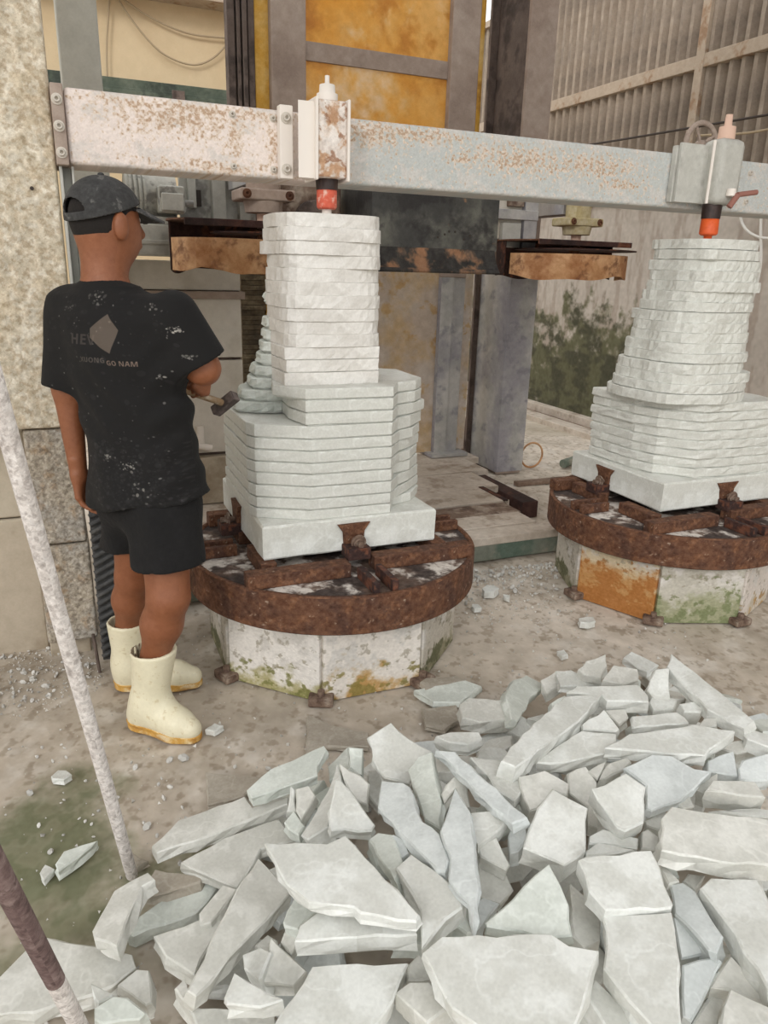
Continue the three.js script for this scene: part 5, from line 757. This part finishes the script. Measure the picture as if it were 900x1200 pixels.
  ['large dusty slab flat on the floor left of the pointed standing slab', 'd', 0.02, [[-244,24,-2249],[-145,24,-2191],[-31,24,-2158],[-27,24,-2078],[-167,24,-2078],[-228,24,-2049]]],
  ['dusty slab flat on the floor behind the pile, near the back edge blocks', 'd', 0.02, [[152,24,-2313],[278,24,-2341],[283,24,-2248],[226,24,-2183],[163,24,-2206]]],
  ['grey block with a bright front face left of the half-round slab', 'k', 0.05, [[267,146,-2154],[299,147,-2190],[422,137,-2200],[441,126,-2106],[327,132,-2073],[270,138,-2085]]],
  ['pale chunk behind the long narrow bluish bar', 'w', 0.045, [[163,245,-1826],[206,249,-1843],[288,254,-1840],[294,252,-1814],[253,247,-1789],[203,245,-1799]]],
];
const WEDGED = [
  [0.323, -1.608, 0.149], [0.351, -1.71, 0.122], [-0.253, -1.702, 0.048], [1.055, -2.516, 0.025], [0.347, -1.841, 0.142], [0.466, -1.451, 0.115], [0.774, -1.808, 0.097], [0.872, -2.085, 0.093], [0.998, -1.919, 0.143], [0.703, -1.182, 0.097],
  [-0.268, -1.609, 0.047], [-0.24, -1.273, 0.028], [0.004, -0.975, 0.092], [0.198, -1.034, 0.126], [-0.095, -1.193, 0.101], [-0.128, -1.527, 0.087], [0.585, -1.01, 0.09], [-0.137, -1.326, 0.071], [1.121, -1.537, 0.098], [-0.159, -1.609, 0.117],
  [0.671, -2.154, 0.105], [-0.071, -1.831, 0.023], [0.129, -0.963, 0.153], [0.762, -1.352, 0.122], [0.524, -1.263, 0.147], [0.935, -1.328, 0.138], [1.317, -2.014, 0.116], [0.694, -1.954, 0.122], [0.916, -1.943, 0.134], [0.599, -1.841, 0.142],
  [0.851, -1.73, 0.124], [1.329, -2.201, 0.021], [-0.003, -1.378, 0.091], [0.3, -0.961, 0.101], [0.782, -2.313, 0.047], [0.177, -1.563, 0.1], [1.393, -2.16, 0.027], [0.695, -1.737, 0.1], [0.874, -1.587, 0.1], [0.31, -1.472, 0.127],
  [-0.221, -1.773, 0.025], [0.885, -2.351, 0.039], [0.093, -1.34, 0.117], [-0.191, -0.945, 0.119], [1.07, -2.363, 0.058], [0.917, -1.454, 0.117], [-0.202, -1.041, 0.108], [0.477, -1.583, 0.091], [0.502, -1.719, 0.123], [0.459, -1.919, 0.134],
  [0.282, -1.109, 0.147], [0.375, -2.081, 0.027], [0.921, -2.461, 0.032], [0.49, -1.848, 0.105], [0.239, -1.668, 0.088], [-0.211, -1.469, 0.065], [0.489, -1.04, 0.124], [1.192, -2.246, 0.083], [0.216, -1.364, 0.076], [-0.218, -1.369, 0.082],
  [0.437, -1.222, 0.115], [0.343, -1.209, 0.101], [0.857, -1.054, 0.09], [1.08, -2.196, 0.148], [0.222, -0.952, 0.145], [0.844, -1.204, 0.136], [0.085, -1.786, 0.053], [0.115, -1.455, 0.125], [0.673, -1.259, 0.096], [0.415, -1.508, 0.08],
  [0.758, -1.607, 0.098], [-0.313, -1.228, 0.031], [0.929, -2.235, 0.082], [0.089, -1.248, 0.142], [0.269, -1.98, 0.025], [0.392, -1.364, 0.099], [0.003, -1.286, 0.131], [0.136, -1.992, 0.029], [0.562, -1.146, 0.118], [-0.176, -1.208, 0.078],
  [0.783, -1.036, 0.139], [1.075, -1.878, 0.109], [-0.09, -0.97, 0.148], [0.085, -1.633, 0.152], [0.459, -2.165, 0.043], [0.764, -2.237, 0.028], [0.366, -1.975, 0.085], [-0.311, -1.078, 0.031], [0.007, -1.789, 0.087], [0.198, -1.8, 0.141],
  [0.063, -1.088, 0.082], [1.048, -1.413, 0.124], [0.162, -1.707, 0.138], [0.589, -1.341, 0.101], [0.555, -2.184, 0.059], [0.793, -2.418, 0.044], [0.966, -1.753, 0.155], [0.009, -1.929, 0.027], [0.955, -1.595, 0.147], [0.779, -1.159, 0.105],
  [0.545, -1.442, 0.104], [0.597, -1.727, 0.078], [1.227, -2.349, 0.026], [0.026, -1.489, 0.117], [-0.306, -1.353, 0.041], [1.03, -2.28, 0.095], [1.247, -2.066, 0.128], [0.085, -1.877, 0.03], [0.699, -1.489, 0.108], [0.845, -1.361, 0.152],
  [-0.104, -1.71, 0.094], [0.689, -1.08, 0.139], [0.828, -1.882, 0.126], [-0.341, -1.481, 0.022], [0.97, -2.095, 0.116]
];
// ---------------------------------------------------------------- broken slabs in the foreground
{
  const R = rng(2024);
  for (const [label, tone, th, pts] of STONES) {
    const top = pts.map(([x, y, z]) => new THREE.Vector3(x / 1000, y / 1000, z / 1000));
    const g = slabGeo(top, th, R, { jit: 0.0035, bulge: 0.006, chamfer: 0.0035 }); g.computeBoundingBox(); const b = g.boundingBox, c = b.getCenter(new THREE.Vector3()), y0 = b.min.y;
    g.translate(-c.x, -y0, -c.z); const m = part('marble_offcut', g, MARBLE[tone], scene, 1, true); m.position.set(c.x, y0, c.z);
    tag(m, label, 'offcut', 'broken slabs of the rubble pile');
  }
  const tones = ['k', 'g', 'b', 'w', 'k', 'w'];
  const shapes = []; for (let i = 0; i < 10; i++) { const n = 4 + i % 3, p = [], r = 0.05 + 0.035 * R(), st = 0.55 + 0.4 * R(); for (let k = 0; k < n; k++) { const a = (k + 0.35 * (R() - 0.5)) / n * Math.PI * 2; p.push(new THREE.Vector3(Math.cos(a) * r * (0.8 + 0.4 * R()), 0, Math.sin(a) * r * st * (0.8 + 0.4 * R()))); } const g = slabGeo(p, 0.035 + 0.02 * R(), R, { jit: 0.003 }); g.computeBoundingBox(); g.translate(0, -(g.boundingBox.min.y + g.boundingBox.max.y) / 2, 0); shapes.push(g); }
  for (const [x, z, h] of WEDGED) {
    const m = part('stone_fragment', shapes[Math.floor(R() * 10)].clone(), MARBLE[tones[Math.floor(R() * 6)]], scene, 1, true); m.rotation.set((R() - 0.5) * 0.9, R() * 6.3, (R() - 0.5) * 0.9); m.position.set(x, 0, z); m.updateMatrixWorld(); const lo = new THREE.Box3().setFromObject(m, true).min.y; m.position.y = Math.max(h, -lo + 0.002);
    tag(m, 'small stone fragment wedged deep between the broken slabs of the pile', 'stone fragment', 'fragments wedged inside the rubble pile');
  }
  // single chips that lie on the bare floor
  for (const [x, z, s, ry, label] of [[-0.545, -2.16, 0.5, 0.4, 'small white chip on the floor right of the near rubber boot'], [0.52, -3.35, 0.75, 1, 'white chip leaning by the deck kerb between the turntables, left one'], [0.6, -3.3, 0.45, 2, 'white chip by the deck kerb between the turntables, right one'], [0.92, -3.05, 0.6, 0.6, 'bright chip on the floor in front of the right turntable'], [0.44, -3.18, 0.4, 2.2, 'tiny chip on the floor right of the left turntable rim'], [0.75, -2.75, 0.5, 1.2, 'bluish chip on the bare floor between turntables and pile'], [-0.95, -1.9, 0.4, 0.2, 'tiny pale chip on the floor left of the near rubber boot'], [-0.83, -1.52, 0.45, 1.9, 'tiny pale chip on the algae patch left of the white pole']]) {
    const m = part('stone_chip', shapes[Math.floor(s * 20) % 10].clone(), MARBLE.w, scene, 1, true); m.scale.setScalar(s); m.rotation.y = ry; m.position.set(x, 0.026 * s, z); tag(m, label, 'stone chip', 'chips on the bare floor');
  }
  // powder and grit nobody could count
  const cg = new THREE.TetrahedronGeometry(0.006, 0), grit = new THREE.InstancedMesh(cg, std(0xffffff, 0.9), 2600); grit.name = 'stone_grit'; grit.castShadow = grit.receiveShadow = true;
  const mt = new THREE.Matrix4(), q = new THREE.Quaternion(), e = new THREE.Euler(), col = new THREE.Color();
  for (let i = 0; i < 2600; i++) {
    let x, z; const k = R(); if (k < 0.22) { const a = R() * 6.3, d = Math.sqrt(R()) * 0.3; x = -1.33 + Math.cos(a) * d; z = -2.45 + Math.sin(a) * d * 0.8; } else if (k < 0.4) { x = 0.35 + R() * 0.5; z = -3.75 + R() * 0.7; } else { x = -1.4 + R() * 2.8; z = -3.4 + R() * 2.3; }
    const s = 0.3 + 1.5 * R() * R(); e.set(R() * 6, R() * 6, R() * 6); q.setFromEuler(e); mt.compose(new THREE.Vector3(x, 0.002 * s, z), q, new THREE.Vector3(s, s * 0.7, s)); grit.setMatrixAt(i, mt); const g = 0.36 + 0.3 * R(); grit.setColorAt(i, col.setRGB(g, g * 0.97, g * 0.9));
  }
  tag(grit, 'fine stone grit scattered over the dusty floor', 'grit', null, 'stuff'); scene.add(grit);
}
{ // coarser crumbs along the deck kerb and at the pillar foot
  const R = rng(77), g = new THREE.DodecahedronGeometry(0.012, 0), crumbs = new THREE.InstancedMesh(g, std(0xffffff, 0.85), 420); crumbs.name = 'stone_crumbs';
  const mt = new THREE.Matrix4(), q = new THREE.Quaternion(), e = new THREE.Euler(), col = new THREE.Color();
  for (let i = 0; i < 420; i++) {
    let x, z; const k = i / 420; if (k < 0.5) { x = 0.3 + 0.62 * R(); z = -3.62 - 0.27 * (x - 0.3) + 0.42 * R() * R(); } else if (k < 0.8) { const a = R() * 6.3, d = Math.sqrt(R()) * 0.26; x = -1.36 + Math.cos(a) * d; z = -2.5 + Math.sin(a) * d; } else { x = -1.2 + R() * 1.3; z = -2.1 + R() * 0.6; }
    const s = 0.35 + 0.9 * R() * R(); e.set(R() * 6, R() * 6, R() * 6); q.setFromEuler(e); mt.compose(new THREE.Vector3(x, 0.004 * s, z), q, new THREE.Vector3(s * 1.3, s * 0.6, s)); crumbs.setMatrixAt(i, mt); const v = 0.4 + 0.26 * R(); crumbs.setColorAt(i, col.setRGB(v, v * 0.98, v * 0.92));
  }
  tag(crumbs, 'crumbs of broken stone heaped along the deck kerb and pillar foot', 'crumbs', null, 'stuff'); scene.add(crumbs);
  const b = thing('leaning_board', 'brown board leaning behind the right stone at the picture edge', 'board', [2.95, 0, 0.55]); const bd = part('board', bx(0, 0.3, 0, 0.72, 0, 0.025), M.plank, b, 0.7); bd.rotation.x = -0.12;
  const t = thing('curved_guard_plate', 'dark curved steel plate standing before the leaning board at the picture edge', 'steel plate', [2.95, 0, 0.35]); part('plate', arcWall(0.16, 0.8, 0.008, 0.3, 2.2, 18, 0.01, 3), M.postGrey, t, 0.6);
}
scene.traverse((o) => { if (o.isMesh) { o.castShadow = true; o.receiveShadow = true; } });
renderer.render(scene, camera);
